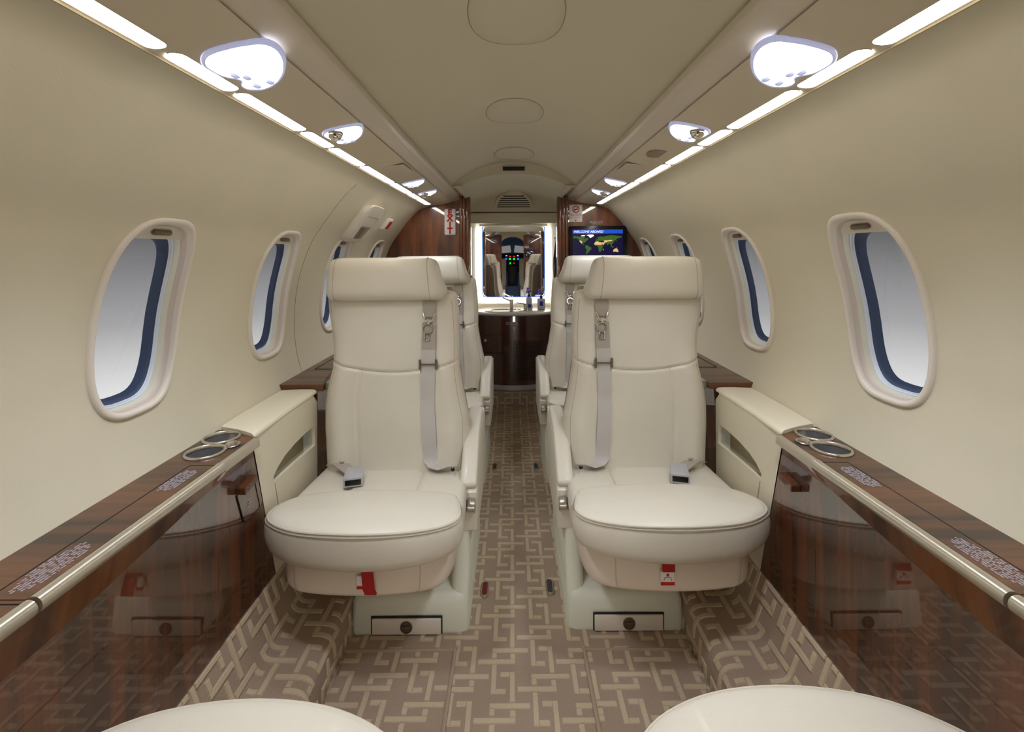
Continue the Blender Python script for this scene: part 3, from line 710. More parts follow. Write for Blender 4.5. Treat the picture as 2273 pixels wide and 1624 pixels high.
# ------------------------------------------------------------------ side ledges
LZ = CH - .46      # ledge top
AZ = CH - .437     # aft ledge top (slightly higher)
for s in (-1, 1):
    W = word[s]
    sl = empty('side_ledge', (s * .70, .2, .22), 'long glossy wood side ledge with satin rail and cup holders along the %s wall' % W, 'side ledge')
    XW = .7885
    # inner panel (slanted aft edge) + curved lip
    mb = MB(); mb.loft([[(s * .668, Y0, .222), (s * .668, Y0, .59)], [(s * .668, 1.305, .222), (s * .668, 1.197, .59)]], closed=False)
    mb.loft([[(s * .674, Y0, .222), (s * .674, Y0, .59)], [(s * .674, 1.36, .16), (s * .674, 1.24, .62)]], closed=False); mb.build('side_panel', 'woodP', sl, 0)
    mb = MB(); lipn = 10
    def lip(y):
        k = max(0.0, min(1.0, (1.19 - y) / .55)); k = k ** .7; o = []
        for i in range(lipn + 1):
            t = i / lipn; o.append((s * lerp(.668, .650, t * (.35 + .65 * k)), y, lerp(.619 - .064 * k, .632, t)))
        return o
    ysl = [Y0 + (1.196 - Y0) * i / 24 for i in range(25)]
    mb.loft([[(s * .6685, y, .553)] + lip(y) for y in ysl], closed=False); mb.build('rolled_lip', 'woodL', sl, 70)
    # top board
    mb = MB(); mb.prism([(.655, Y0), (.655, 1.045), (XW, 1.045), (XW, Y0)], lambda p, h: (s * p[0], p[1], h), LZ - .012, LZ)
    CUPS = [(.7435, 1.188), (.728, 1.100)]
    op = [Vector(p) for p in [(.655, 1.045), (XW, 1.045), (XW, 1.245), (.75, 1.236), (.70, 1.215), (.655, 1.19)]]; no = len(op); ee = [(i, (i + 1) % no) for i in range(no)]
    for cx, cy in CUPS:
        b0 = len(op); op += [Vector((cx + .0375 * math.cos(2 * PI * k / 32), cy + .0375 * math.sin(2 * PI * k / 32))) for k in range(32)]; ee += [(b0 + k, b0 + (k + 1) % 32) for k in range(32)]
    vs, es, fs, *_ = delaunay_2d_cdt(op, ee, [], 1, 1e-6); ok = []
    for f in fs:
        c = sum((vs[i] for i in f), Vector((0, 0))) / len(f)
        if all((c - Vector(q)).length > .037 for q in CUPS): ok.append(list(f))
    mb.add([(s * v.x, v.y, LZ) for v in vs], ok); mb.build('ledge_top', 'woodT', sl, 30)
    # lid inlays: raised hairline gaps
    for y0, y1 in ((.632, 1.03), (-.05, .622), (-.7, -.06)):
        mb = MB(); mb.prism([(.664, y0), (.664, y1), (.716, y1), (.716, y0)], lambda p, h: (s * p[0], p[1], h), LZ - .001, LZ + .0012, .0006, 1)
        lid = mb.build('lid', 'woodT', sl, 30)
        MB().tube([(s * .662, y1 + .0015, LZ + .0004), (s * .7175, y1 + .0015, LZ + .0004), (s * .7175, y0, LZ + .0004)], .0013, 5).build('lid_gap', 'dark', lid)
        if y1 > 0 and y1 > .5 or y0 > 0:
            pass
    for yc, rows in (((1.0), [[9, 4, 6], [5, 2, 7, 3, 8], [2, 8, 4, 3, 6], [6, 7, 2, 5, 3], [4, 6, 8, 2, 5], [3, 5, 4, 7, 4], [7, 4, 3, 6]]), (.70, [[5, 3, 4], [4, 5, 7, 5], [5, 2, 7, 3, 8, 4], [2, 8, 4, 3, 6, 5, 2], [6, 7, 2, 5, 3, 4], [4, 6, 8, 2, 5, 3], [3, 5, 4, 7, 4, 2], [7, 4, 3, 6]])):
        # rows run along the cabin; text is read from the aisle
        mb = MB(); y_ = {1.0: .965, .70: .700}[yc]
        fine_print(mb, (s * .709, y_, LZ + .0016), (0, 1 if s < 0 else -1, 0), (s, 0, 0), rows[:7 if yc == 1.0 else 8], .0050, .0030 if yc == 1.0 else .0032, .0007)
        mb.build('placard', 'print', sl, 0)
    # satin rail in three lengths
    for y0, y1, end in ((Y0, .628, 0), (.634, 1.040, 0), (1.043, 1.186, 1)):
        mb = MB()
        if not end: mb.loft([[(s * (.6555 + .0122 * math.cos(a)), y, LZ - .0085 + .0122 * math.sin(a)) for a in [2 * PI * k / 20 for k in range(20)]] for y in (y0, y1)])
        else: mb.loft([[(s * x, y, z) for x, z in ((.661, LZ + .001), (.652, LZ + .0005), (.647, LZ - .006), (.646, LZ - .019), (.660, LZ - .019))] for y in (y0, y1)])
        mb.build('edge_rail', 'champ', sl, 35)
    # cup holders
    ch = MB(); c1, c2 = (s * CUPS[0][0], CUPS[0][1]), (s * CUPS[1][0], CUPS[1][1])
    for cx, cy in (c1, c2):
        ch.lathe([(.0435, .0005), (.0435, .003), (.042, .0048), (.038, .0048), (.0365, .003), (.0365, -.004)], (cx, cy, LZ), (0, 0, 1), 32, cap=False)
    ch.prism([(s * .688, 1.125), (s * .705, 1.128), (s * .705, 1.158), (s * .688, 1.155)], lambda p, h: (p[0], p[1], h), LZ + .0003, LZ + .0035, .001, 1)
    ch.prism([(s * .690 + .018 * math.cos(a), 1.142 + .020 * math.sin(a)) for a in [2 * PI * k / 18 for k in range(18)]], lambda p, h: (p[0], p[1], h), LZ + .0003, LZ + .0038, .001, 1)
    cho = ch.build('cup_holder', 'metal', sl, 40)
    for cx, cy in (c1, c2):
        w = MB(); w.lathe([(.0366, -.002), (.0360, -.04), (.0355, -.060), (.030, -.066), (.002, -.066)], (cx, cy, LZ), (0, 0, 1), 32, cap=False); w.build('cup_well', 'wellm', cho, 60)
    MB().lathe([(.0125, 0), (.0125, .003), (.009, .005), (.001, .0055)], (s * .690, 1.142, LZ + .004), (0, 0, 1), 20).build('call_button', 'chrome', cho)
    # little wooden latch block on the panel
    MB().prism([(1.118, .548), (1.172, .556), (1.172, .539), (1.120, .530)], lambda p, h: (s * h, p[0], p[1]), .645, .669, .002, 1).build('latch_block', 'woodE', sl, 30)
    if s < 0:
        mb = MB(); q = [(1.118, .534), (1.190, .548), (1.222, .448), (1.150, .446)]
        dd = MB(); dd.prism(q, lambda p, h: (s * h, p[0], p[1]), .6665, .6685, .0008, 1); do = dd.build('flap_door', 'woodP', sl, 20)
        pth = []
        for i in range(4):
            a, b = Vector(q[i]), Vector(q[(i + 1) % 4]); pth += [a.lerp(b, .08), a.lerp(b, .5), a.lerp(b, .92)]
        MB().tube([(s * .6662, p.x, p.y) for p in pth], .0013, 6, closed=True).build('flap_edge', 'dark', do)
        mb = MB(); fine_print(mb, (s * .6658, 1.172, .492), (0, 1, 0), (0, 0, 1), [[4], [4], [4]], .0085, .004, .0011); mb.build('flap_print', 'print', do, 0)
    # cream outboard armrest unit
    ar = empty('outboard_armrest', (s * .70, 1.4, .22), 'cream leather side console with armrest pad and pocket beside the %s near seat' % W, 'armrest console')
    mb = MB(); yb0 = lambda z: 1.307 - (z - .215) * (.117 / .42); YE = 1.586
    ZB = LZ - .004
    P = .668
    # front sheet of body as polygon with pocket hole: built from strips
    pk = [(1.297, CH - .622), (1.296, CH - .607), (1.32, CH - .592), (1.36, CH - .578), (1.42, CH - .569), (1.50, CH - .565), (1.560, CH - .567), (1.570, CH - .632)]
    outer = [(yb0(.215), .215), (yb0(ZB), ZB), (1.30, ZB), (1.45, ZB), (YE - .03, ZB), (YE, ZB - .03), (YE, .215)]
    pts = outer + pk; n0 = len(outer)
    ed = [(i, (i + 1) % n0) for i in range(n0)] + [(n0 + i, n0 + (i + 1) % len(pk)) for i in range(len(pk))]
    vs, es, fs, *_ = delaunay_2d_cdt([Vector(p) for p in pts], ed, [], 0, 1e-6)
    from mathutils.geometry import intersect_point_quad_2d
    def inpoly(c, poly):
        r = False; j = len(poly) - 1
        for i in range(len(poly)):
            if (poly[i][1] > c.y) != (poly[j][1] > c.y) and c.x < (poly[j][0] - poly[i][0]) * (c.y - poly[i][1]) / (poly[j][1] - poly[i][1]) + poly[i][0]: r = not r
            j = i
        return r
    ok = []
    for f in fs:
        c = sum((vs[i] for i in f), Vector((0, 0))) / len(f)
        if inpoly(c, outer) and not inpoly(c, pk): ok.append(list(f))
    mb.add([(s * P, v.x, v.y) for v in vs], ok)
    # pocket rim thickness
    mb.loft([[(s * P, a, b) for a, b in pk], [(s * (P + .012), a, b) for a, b in pk]], cap=False)
    # end face and top shoulder
    mb.quad((s * P, YE, .215), (s * .72, YE, .215), (s * .72, YE, ZB), (s * P, YE, ZB - .03))
    mb.loft([[(s * P, yb0(ZB), ZB), (s * (P + .004), yb0(ZB), ZB + .003), (s * .70, yb0(ZB), ZB + .003)], [(s * P, YE, ZB), (s * (P + .004), YE, ZB + .003), (s * .70, YE, ZB + .003)]], closed=False)
    mb.build('console_body', 'leather3', ar, 40)
    mb = MB(); mb.quad((s * (P + .011), 1.28, CH - .64), (s * (P + .011), 1.505, CH - .64), (s * (P + .011), 1.505, CH - .55), (s * (P + .011), 1.28, CH - .55)); mb.build('pocket', 'acryl', ar, 0)
    mb = MB(); mb.quad((s * (P + .011), 1.505, CH - .64), (s * (P + .011), 1.58, CH - .64), (s * (P + .011), 1.58, CH - .55), (s * (P + .011), 1.505, CH - .55)); mb.build('pocket_window', 'acryl2', ar, 0)
    MB().tube([(s * (P - .0006), 1.302, CH - .63), (s * (P - .0006), 1.325, CH - .72), (s * (P - .0006), 1.35, CH - .86)], .0012, 5).build('panel_seam', 'seam', ar)
    # padded top
    secs = []
    for y, k in ((1.196, .80), (1.20, .95), (1.215, 1.0), (1.35, 1), (1.5, 1), (1.565, 1.0), (1.578, .95), (1.583, .80)):
        sag = .0035 * math.sin((y - 1.2) / .4 * PI)
        sec = []
        for a, b in [(0, .0), (.0, .005), (.003, .009), (.009, .012), (.02, .013), (.06, .013), (.118, .010), (.118, 0)]:
            xoff = a + (.047 * 0 + (1 - k) * .02 if a < .05 else 0)
            yy = y + (.055 * a / .118 if y < 1.3 else 0)
            sec.append((s * (.664 + xoff + sag), yy, ZB + .002 + b * k - (0 if b else 0)))
        secs.append(sec)
    MB().loft(secs).build('armrest_pad', 'leather3', ar, 60)
    # aft wood ledge
    al = empty('aft_side_ledge', (s * .70, 2.2, .22), 'glossy wood side ledge behind the %s near seat, running to the wooden partition' % W, 'side ledge')
    mb = MB(); mb.prism([(.648, 1.588), (.648, 2.895), (.797, 2.895), (.797, 1.588)], lambda p, h: (s * p[0], p[1], h), AZ - .022, AZ, .0015, 1); mb.build('ledge_top', 'woodT', al, 30)
    mb = MB(); mb.box(min(s * .668, s * .70), max(s * .668, s * .70), 1.590, 2.895, .20, AZ - .022); mb.build('side_panel', 'woodP', al, 0)
    MB().tube([(s * .646, 1.612, AZ - .010), (s * .646, 2.89, AZ - .010)], .010, 10).build('edge_rail', 'champ', al)
    MB().tube([(s * .655, 1.80, AZ + .0002), (s * .765, 1.80, AZ + .0002), (s * .765, 2.4, AZ + .0002)], .0016, 5).build('lid_gap', 'dark', al)

# ------------------------------------------------------------------ seats
def seat(s):
    root = empty('cabin_armchair', (s * .385, 1.373, 0))
    def B(mb, nm, mt, par=root, sm=50): return mb.build(nm, mt, par, sm)
    def W(u, y, z): return Vector((s * u, y, z))
    def bx(mb, u0, u1, *r, **k): return mb.box(min(s * u0, s * u1), max(s * u0, s * u1), *r, **k)
    yf = 1.373
    # plinth
    mb = MB()
    secs = []
    for z, e in ((0, 0), (.02, 0), (.085, .004), (.100, .010), (.107, .022)):
        secs.append([W(u, y, z) for u, y in [(.143 + e, yf + .03 + e), (.150 + e, yf + .008 + e), (.172 + e, yf + e), (.470 - e, yf - .006 + e), (.485 - e, yf + .006 + e), (.488 - e, yf + .03 + e), (.488 - e, yf + .5), (.143 + e, yf + .5)]])
    mb.loft(secs)
    ris = [(.012, .0), (.012, .085), (.022, .110), (.045, .150), (.065, .20), (.072, .262), (.50, .262), (.50, 0)]
    secs = []
    for u, k in ((.146, .010), (.150, .002), (.155, 0), (.178, 0), (.192, .006), (.200, .03)):
        secs.append([W(u, yf + a + (k if a < .4 else 0), b) for a, b in ris])
    mb.loft(secs); base = B(mb, 'plinth', 'base', root, 50)
    bx(MB(), .219, .424, yf - .006, yf + .003, .0035, .0505, r=.001, seg=1) if False else None
    g = MB(); bx(g, .219, .425, yf - .0068, yf - .003, .003, .053); B(g, 'drawer_recess', 'dark', base, 0)
    d = MB(); bx(d, .2225, .4215, yf - .0115, yf - .004, .0035, .0485, r=.0025, seg=2); dr = B(d, 'drawer', 'drawer', root, 40)
    k = MB(); k.lathe([(.0175, 0), (.018, .002), (.017, .004), (.0145, .004), (.0135, .002), (.001, .002)], W(.322, yf - .0112, .026), (0, -1, 0), 24)
    k.box(s * .322 - .012, s * .322 + .012, yf - .0165, yf - .0135, .0215, .0305, r=.001); B(k, 'round_latch', 'bronze', dr, 40)
    # skirt under the cushion
    ol = catmull([(x, y, 0) for x, y in [(.195, 1.60), (.166, 1.56), (.163, 1.40), (.168, 1.275), (.195, 1.215), (.27, 1.190), (.39, 1.180), (.52, 1.188), (.597, 1.212), (.626, 1.275), (.630, 1.40), (.626, 1.56), (.597, 1.60)]], 4, True)
    cc = Vector((.395, 1.39, 0)); secs = []
    for z, k in ((.236, .90), (.238, .935), (.246, .955), (.262, .965), (.30, .978), (.37, .985)):
        secs.append([W(cc.x + (p.x - cc.x) * k, cc.y + (p.y - cc.y) * k, z) for p in ol])
    skirt = B(MB().loft(secs), 'seat_skirt', 'leather2', root, 60)
    for u0 in (.245, .570):
        yy = interp([(.195, 1.215), (.27, 1.190), (.39, 1.180), (.52, 1.188), (.597, 1.212)], u0)
        pts = [W(cc.x + (u0 - cc.x) * k, cc.y + (yy - cc.y) * k - .0035, z) for z, k in ((.2365, .90), (.242, .95), (.262, .966), (.30, .979), (.36, .985))]
        B(MB().tube(pts, .0022, 6), 'skirt_seam', 'piping', skirt)
        B(MB().tube([p + Vector((s * .006, .0003, 0)) for p in pts], .0012, 6), 'skirt_seam', 'seam', skirt)
    # front bolster
    ol = catmull([(x, y, 0) for x, y in [(.175, 1.338), (.28, 1.348), (.39, 1.351), (.50, 1.348), (.605, 1.335), (.645, 1.29), (.654, 1.235), (.628, 1.175), (.54, 1.120), (.41, 1.098), (.28, 1.106), (.185, 1.140), (.142, 1.188), (.145, 1.25), (.160, 1.31)]], 5, True)
    cc2 = Vector((.395, 1.235, 0))
    def tilt(x, y): return -.022 * max(0, (y - 1.2) / .15) - .012 * ((x - .395) / .25) ** 2
    secs = []
    BZ = .014 if s < 0 else .022
    for z, k in ((.353, .86), (.355, .92), (.363, .965), (.378, .99), (.397, 1.0), (.418 + BZ * .5, .998), (.426 + BZ * .8, .987), (.432 + BZ, .966)):
        secs.append([W(cc2.x + (p.x - cc2.x) * k, cc2.y + (p.y - cc2.y) * k, z + (.008 if s > 0 and z < .4 else 0) + tilt(p.x, p.y) * (.9 if z > .4 else 0)) for p in ol])
    seam = [Vector(p) for p in secs[-1]]
    for k, dz in ((.95, .003), (.90, .006), (.8, .008), (.62, .009), (.42, .0095), (.2, .0098), (.04, .010)):
        secs.append([W(cc2.x + (p.x - cc2.x) * k, cc2.y + (p.y - cc2.y) * k, .432 + BZ + dz + tilt(cc2.x + (p.x - cc2.x) * k, cc2.y + (p.y - cc2.y) * k) * .9) for p in ol])
    bol = B(MB().loft(secs), 'front_bolster', 'leather', root, 70)
    pp = [p for p in seam if p.y < 1.31]
    i0 = max(range(len(seam)), key=lambda i: (seam[i] - seam[i - 1]).length if (seam[i].y < 1.31) != (seam[i - 1].y < 1.31) else 0)
    rot = [q for q in seam]; st_ = next(i for i in range(len(rot)) if rot[i].y < 1.31 and rot[i - 1].y >= 1.31)
    run = []
    for i in range(len(rot)):
        q = rot[(st_ + i) % len(rot)]
        if q.y >= 1.31: break
        run.append(q)
    B(MB().tube(run, .0030, 7), 'bolster_piping', 'piping', bol)
    B(MB().tube([q + Vector((0, -.0002, -.0055)) + (q - Vector((s * .395, 1.235, q.z))).normalized() * .0052 for q in run], .0013, 6), 'bolster_stitch', 'seam', bol)
    B(MB().tube([W(u, 1.353 if abs(u - .39) < .12 else 1.349, .4105 + (-.002 if u < .2 or u > .6 else 0)) for u in [lerp(.175, .60, i / 12) for i in range(13)]], .0022, 6), 'bolster_seam', 'seam', bol)
    # rear cushion in three panels
    def cush(u0, u1, nm_seam=False):
        mb = MB(); secs = []
        N = 14
        for i in range(N + 1):
            t = i / N; y = lerp(1.325, 1.60, t); a0 = lerp(u0, u0 + (.010 if u0 < .2 else (0)), t); a1 = lerp(u1, u1 - (.012 if u1 > .55 else 0), t)
            row = []
            for j in range(11):
                q = j / 10; u = lerp(a0, a1, q); e = min(q, 1 - q) * (u1 - u0); fall = .010 * math.exp(-e / .006)
                if (u0 < .2 and q < .5) or (u1 > .6 and q > .5): fall = .022 * math.exp(-e / .014)
                zz = .414 - .010 * t - fall - .006 * math.exp(-abs(t) / .05)
                row.append(W(u, y, zz))
            row.append(W(a1, y, .345)); row.append(W(a0, y, .345)); secs.append(row)
        mb.loft(secs); return mb
    mb = MB()
    for u0, u1 in ((.150, .300), (.300, .500), (.500, .648)):
        c_ = cush(u0, u1); mb.add(c_.v, c_.f)
    cu = B(mb, 'seat_cushion', 'leather', root, 60)
    # backrest
    OUT = [(.36, .615), (.414, .623), (.525, .636), (.60, .640), (.638, .637), (.717, .622), (.78, .624), (.827, .632), (.90, .650), (.945, .658), (.97, .655)]
    INN = [(.36, .168), (.414, .165), (.50, .158), (.56, .160), (.638, .178), (.717, .192), (.78, .193), (.827, .194), (.90, .200), (.945, .206), (.97, .212)]
    YF = [(.36, 1.520), (.414, 1.530), (.525, 1.548), (.638, 1.566), (.717, 1.580), (.827, 1.603), (.932, 1.628), (.97, 1.64)]
    PE = 4.5; TH = .062
    def bpt(z, q, d=0):
        """front surface point; q -1..1 across"""
        a = (interp(OUT, z) - interp(INN, z)) / 2; c = (interp(OUT, z) + interp(INN, z)) / 2
        front = (1 - min(1, abs(q)) ** PE) ** (1 / PE)
        bol_ = .016 * math.exp(-((abs(q) - .80) / .16) ** 2) * max(0, min(1, (.80 - z) / .1)) 
        lum = .010 * math.exp(-((z - .60) / .1) ** 2) * max(0, 1 - abs(q) * 1.5)
        pan = -.006 * math.exp(-((z - seamz(q)) / .0045) ** 2) - (.005 * math.exp(-((abs(q) - .50) / .014) ** 2) if z < seamz(q) else 0)
        return W(c + a * q, interp(YF, z) + TH - (TH + .012) * front - bol_ - lum - pan - d, z)
    def seamz(q): return .742 - .034 * (1 - q * q)
    zs = [lerp(.36, .955, i / 150) for i in range(151)]
    def section(z, k=1.0):
        pts = []
        n = 120
        for i in range(n + 1):
            t = PI * i / n; q = -math.cos(t); q = math.copysign(abs(q) ** .75, q)
            pts.append(bpt(z, q * .9999))
        a = (interp(OUT, z) - interp(INN, z)) / 2; c = (interp(OUT, z) + interp(INN, z)) / 2; yb_ = interp(YF, z) + TH
        for q in (.93, .5, 0, -.5, -.93): pts.append(W(c + a * q, yb_ + .018, z))
        if k < 1:
            cen = Vector((s * c, yb_ - .02, z)); pts = [cen + Vector(((p.x - cen.x) * (1 - (1 - k) * .35), (p.y - cen.y) * k, 0)) for p in pts]
        return pts
    secs = [section(z) for z in zs]
    for dz, k in ((.006, .96), (.011, .86), (.015, .68), (.017, .4)):
        sq = section(.955, k); secs.append([p + Vector((0, 0, dz)) for p in sq])
    back = B(MB().loft(secs), 'backrest', 'leather', root, 75)
    B(MB().tube([bpt(seamz(q), q, .0002) for q in [lerp(-.93, .93, i / 80) for i in range(81)]], .0011, 5), 'back_seam', 'seam', back)
    for q in (.50, -.50): B(MB().tube([bpt(z, q, .0002) for z in [lerp(.40, seamz(q) - .001, i / 24) for i in range(25)]], .0011, 5), 'back_seam', 'seam', back)
    for q in (.925, -.925): B(MB().tube([bpt(z, q, .0) for z in [lerp(.40, .94, i / 40) for i in range(41)]], .0009, 5), 'edge_stitch', 'seam', back)
    # rear shell
    sh = MB(); secs = []
    for z in [lerp(.30, .98, i / 16) for i in range(17)]:
        a = (interp(OUT, z) - interp(INN, z)) / 2 * .97; c = (interp(OUT, z) + interp(INN, z)) / 2; yy = interp(YF, z) + TH + .035
        k = 1 if z < .95 else .93
        secs.append([W(c + x * k, yy + y, z) for x, y in supel(28, a, .040, 5)])
    B(sh.loft(secs), 'back_shell', 'shell', root, 60)
    # headrest
    secs = []; HU = [(.236, .20, -.006), (.238, .45, -.006), (.243, .70, -.005), (.252, .86, -.004), (.268, .95, -.002), (.292, .99, 0), (.33, 1, 0), (.44, 1, 0), (.56, 1, 0), (.60, .985, 0), (.622, .93, -.001), (.634, .82, -.002), (.640, .62, -.003), (.643, .25, -.003)]
    for u, k, dz in HU:
        sec = []
        for a, b in supel(40, 1, 1, 3.4):
            f = 1 - .10 * b * (1 if a < 0 else 0)
            sec.append(W(u + .034 * (b * .5 + .5) * max(0, 1 - (u - .236) / .10), 1.642 + a * .062 * k * f + b * .006, 1.014 + dz + b * .073 * (k ** .5)))
        secs.append(sec)
    hr = B(MB().loft(secs), 'headrest', 'leather', root, 70)
    for u in (.286, .612):
        sec = []
        for a, b in supel(40, 1, 1, 3.4):
            if a < .2: sec.append(W(u + .034 * (b * .5 + .5) * max(0, 1 - (u - .236) / .10), 1.642 + a * .0622 * .985 * (1 - .10 * b) + b * .006, 1.014 + b * .0731))
        B(MB().tube(sec, .0008, 5), 'headrest_stitch', 'seam', hr)
    # aisle armrest
    ap = [(.07, .252), (.072, .380), (.50, .50), (.50, .252)]
    prof = [(.068, .258), (.068, .372), (.085, .392), (.15, .445), (.20, .475), (.26, .492), (.46, .505), (.46, .252), (.075, .252)]
    fm = MB(); secs = []
    for u, k in ((.121, .006), (.123, .002), (.127, 0), (.168, 0), (.174, .002), (.176, .006)):
        secs.append([W(u, yf + a + (k if a < .3 else 0), b - (k if b > .3 else 0)) for a, b in prof])
    fair = B(fm.loft(secs), 'armrest_fairing', 'leather', root, 35)
    path = catmull([(0, .070, .386), (0, .095, .405), (0, .14, .443), (0, .19, .480), (0, .25, .503), (0, .33, .512), (0, .42, .514)], 5)
    secs = []
    for i, p in enumerate(path):
        d = (path[min(i + 1, len(path) - 1)] - path[max(i - 1, 0)]).normalized(); nn = Vector((0, -d.z, d.y)); t = i / (len(path) - 1)
        e = min(t, 1 - t) / .10; k = 1 if e > 1 else math.sqrt(max(.02, 1 - (1 - e) ** 2))
        secs.append([W(.149 + a * (.6 + .4 * k), yf + p.y + nn.y * b, p.z + nn.z * b) for a, b in supel(20, .0265, .0155 * k, 3)])
    B(MB().loft(secs), 'armrest_pad', 'leather', root, 70)
    for (u0, u1, r) in ((.127, .150, .021), (.153, .173, .0195)):
        mb = MB(); mb.lathe([(r - .002, u0), (r, u0 + .002), (r, u1 - .002), (r - .002, u1)] if s > 0 else [(r - .002, u0), (r, u0 + .002), (r, u1 - .002), (r - .002, u1)], (0, yf + .064, .335), (s, 0, 0), 28)
        B(mb, 'recline_wheel', 'metal', root, 25)
    # shoulder belt
    zb = [.945, .90, .85, .80, .74, .66, .58, .52, .47, .43, .412]
    qs = lambda z, u: ((u - (interp(OUT, z) + interp(INN, z)) / 2) / ((interp(OUT, z) - interp(INN, z)) / 2))
    bu = [(.40, .272), (.47, .280), (.60, .290), (.80, .292), (.95, .295)]
    def bp(z, d): u = interp(bu, z); return bpt(z, qs(z, u), d)
    lp = [bp(z, .006) for z in [lerp(.79, .43, i / 24) for i in range(25)]] + [W(.262, 1.51, .424), W(.24, 1.498, .420), W(.215, 1.505, .423), W(.19, 1.525, .420)]
    wd = [Vector((s, 0, 0))] * 24 + [Vector((s, -.2, .2)), Vector((s * .8, -.6, 0)), Vector((s * .35, -.9, .2)), Vector((s * .1, -.9, .4)), Vector((s * .0, -1, .2))]
    bt = MB().ribbon(lp, wd[:len(lp)], .046, .0022); bel = B(bt, 'shoulder_belt', 'belt', root, 60)
    bt = MB().ribbon([bp(z, .0075) for z in [lerp(.938, .868, i / 6) for i in range(7)]], Vector((s, 0, 0)), .046, .002)
    t2 = MB(); pts = [(.947, .046), (.93, .047), (.91, .045), (.893, .034), (.886, .026)]
    t2.loft([[bp(z, .007) + Vector((s * w / 2 * k, dd, 0)) for k, dd in ((-1, .001), (-1, -.001), (1, -.001), (1, .001))] for z, w in pts]); B(t2, 'belt_tab', 'belt2', bel, 40)
    t3 = MB().ribbon([bp(z, .0072) for z in [lerp(.868, .782, i / 6) for i in range(7)]], Vector((s, 0, 0)), .046, .0022); B(t3, 'belt_keeper', 'belt2', bel, 40)
    c = bp(.880, .013); X = Vector((1, 0, 0)); Z = Vector((0, .205, 1))
    y_of = lambda p: p
    hook = MB(); hook.tube([c + X * a + Z * b for a, b in ((-.021, .020), (-.016, .004), (-.008, -.008), (0, -.012), (.008, -.008), (.016, .004), (.021, .020))], .0036, 8)
    hook.lathe([(.007, 0), (.007, .004), (.005, .006), (.001, .006)], c + Z * -.006, (0, -1, 0), 14); B(hook, 'belt_hook', 'chrome', bel, 50)
    c2 = c + Z * -.031 + X * -.003; rg = MB()
    rg.tube([c2 + X * a + Z * b for a, b in [(.0165 * math.cos(2 * PI * k / 8 + PI / 8), .0165 * math.sin(2 * PI * k / 8 + PI / 8)) for k in range(8)]], .0028, 7, closed=True)
    rg.tube([c2 + X * a + Z * b + Vector((0, -.001, 0)) for a, b in ((-.008, -.015), (-.009, -.037), (.006, -.037), (.007, -.015))], .0028, 7, closed=True); B(rg, 'belt_tongue', 'chrome', bel, 50)
    c3 = bp(.735, .010); gd = MB(); gd.box(c3.x - .030, c3.x - .0235, c3.y - .006, c3.y + .006, c3.z - .016, c3.z + .016, .002); gd.box(c3.x + .0235, c3.x + .030, c3.y - .006, c3.y + .006, c3.z - .016, c3.z + .016, .002)
    gd.box(c3.x - .027, c3.x + .027, c3.y - .003, c3.y + .000, c3.z - .002, c3.z + .002); B(gd, 'belt_guide', 'bronze', bel, 30)
    kb = MB(); kb.lathe([(.004, 0), (.0055, .003), (.0055, .010), (.002, .012)], W(.205, 1.482, .424), (s * -.6, -.7, .3), 12); B(kb, 'belt_bolt', 'black', bel, 40)
    # lap belt with buckle
    lb = MB().ribbon([W(.600, 1.535, .425), W(.575, 1.515, .432), W(.545, 1.495, .428), W(.520, 1.475, .424), W(.505, 1.455, .424)], [Vector((s * .3, -1, 0)), Vector((s * .4, -.9, .1)), Vector((s * .5, -.8, 0)), Vector((s * .5, -.8, 0)), Vector((s * .5, -.8, 0))], .040, .003)
    lb.ribbon([W(.61, 1.54, .418), W(.58, 1.535, .438), W(.55, 1.52, .436)], Vector((s * .4, -1, 0)), .03, .003)
    lap = B(lb, 'lap_belt', 'belt2', root, 50)
    bk = MB(); cb = W(.492, 1.425, .428); ang = -.25 * s
    poly = [(-.028, -.034), (.028, -.034), (.024, .034), (-.024, .034)]
    R_ = Matrix.Rotation(ang + (0 if s < 0 else 0), 3, 'Z')
    bk.prism(poly, lambda p, h: cb + R_ @ Vector((p[0], p[1], h + (-.004 if p[1] < 0 else .002))), -.010, .018, .003, 2); bo = B(bk, 'buckle', 'kick', lap, 40)
    bk = MB(); bk.prism([(-.0225, -.0345), (.0225, -.0345), (.0225, -.02), (-.0225, -.02)], lambda p, h: cb + R_ @ Vector((p[0], p[1] - .0006, h)), -.008, .008); B(bk, 'buckle_slot', 'black', bo, 0)
    # red life-vest strap and placard
    if s < 0:
        rs = MB().ribbon([W(.380, 1.186, .380), W(.378, 1.176, .35), (s * .376, 1.174, .31), (s * .370, 1.168, .272), (s * .366, 1.172, .258)], Vector((1, 0, 0)), .028, .006); B(rs, 'pull_strap', 'red', root, 50)
        pc = MB(); pc.box(s * .402, s * .402 + .016, 1.175, 1.1805, .272, .300, .0004, mi=0); pc.box(s * .402, s * .402 + .016, 1.1745, 1.176, .268, .276, mi=1); B(pc, 'placard', ['white', 'redprint'], root, 0)
    else:
        rs = MB().ribbon([W(.374, 1.182, .385), W(.374, 1.172, .345), (s * .374, 1.168, .306)], Vector((1, 0, 0)), .030, .007); B(rs, 'pull_strap', 'red', root, 50)
        pc = MB(); pc.box(.356, .390, 1.172, 1.1805, .272, .303, .0004, mi=0); pc.box(.356, .390, 1.1713, 1.174, .269, .277, mi=1)
        pc.lathe([(.0035, 0), (.0035, .0006)], (.373, 1.1718, .295), (0, -1, 0), 12, mi=1)
        pc.tube([(.363, 1.1713, .280), (.365, 1.1713, .288), (.373, 1.1713, .290), (.381, 1.1713, .288), (.383, 1.1713, .280)], .0007, 4, mi=1); B(pc, 'placard', ['white', 'redprint'], root, 0)
    return root
GR = 'cream leather cabin seats'
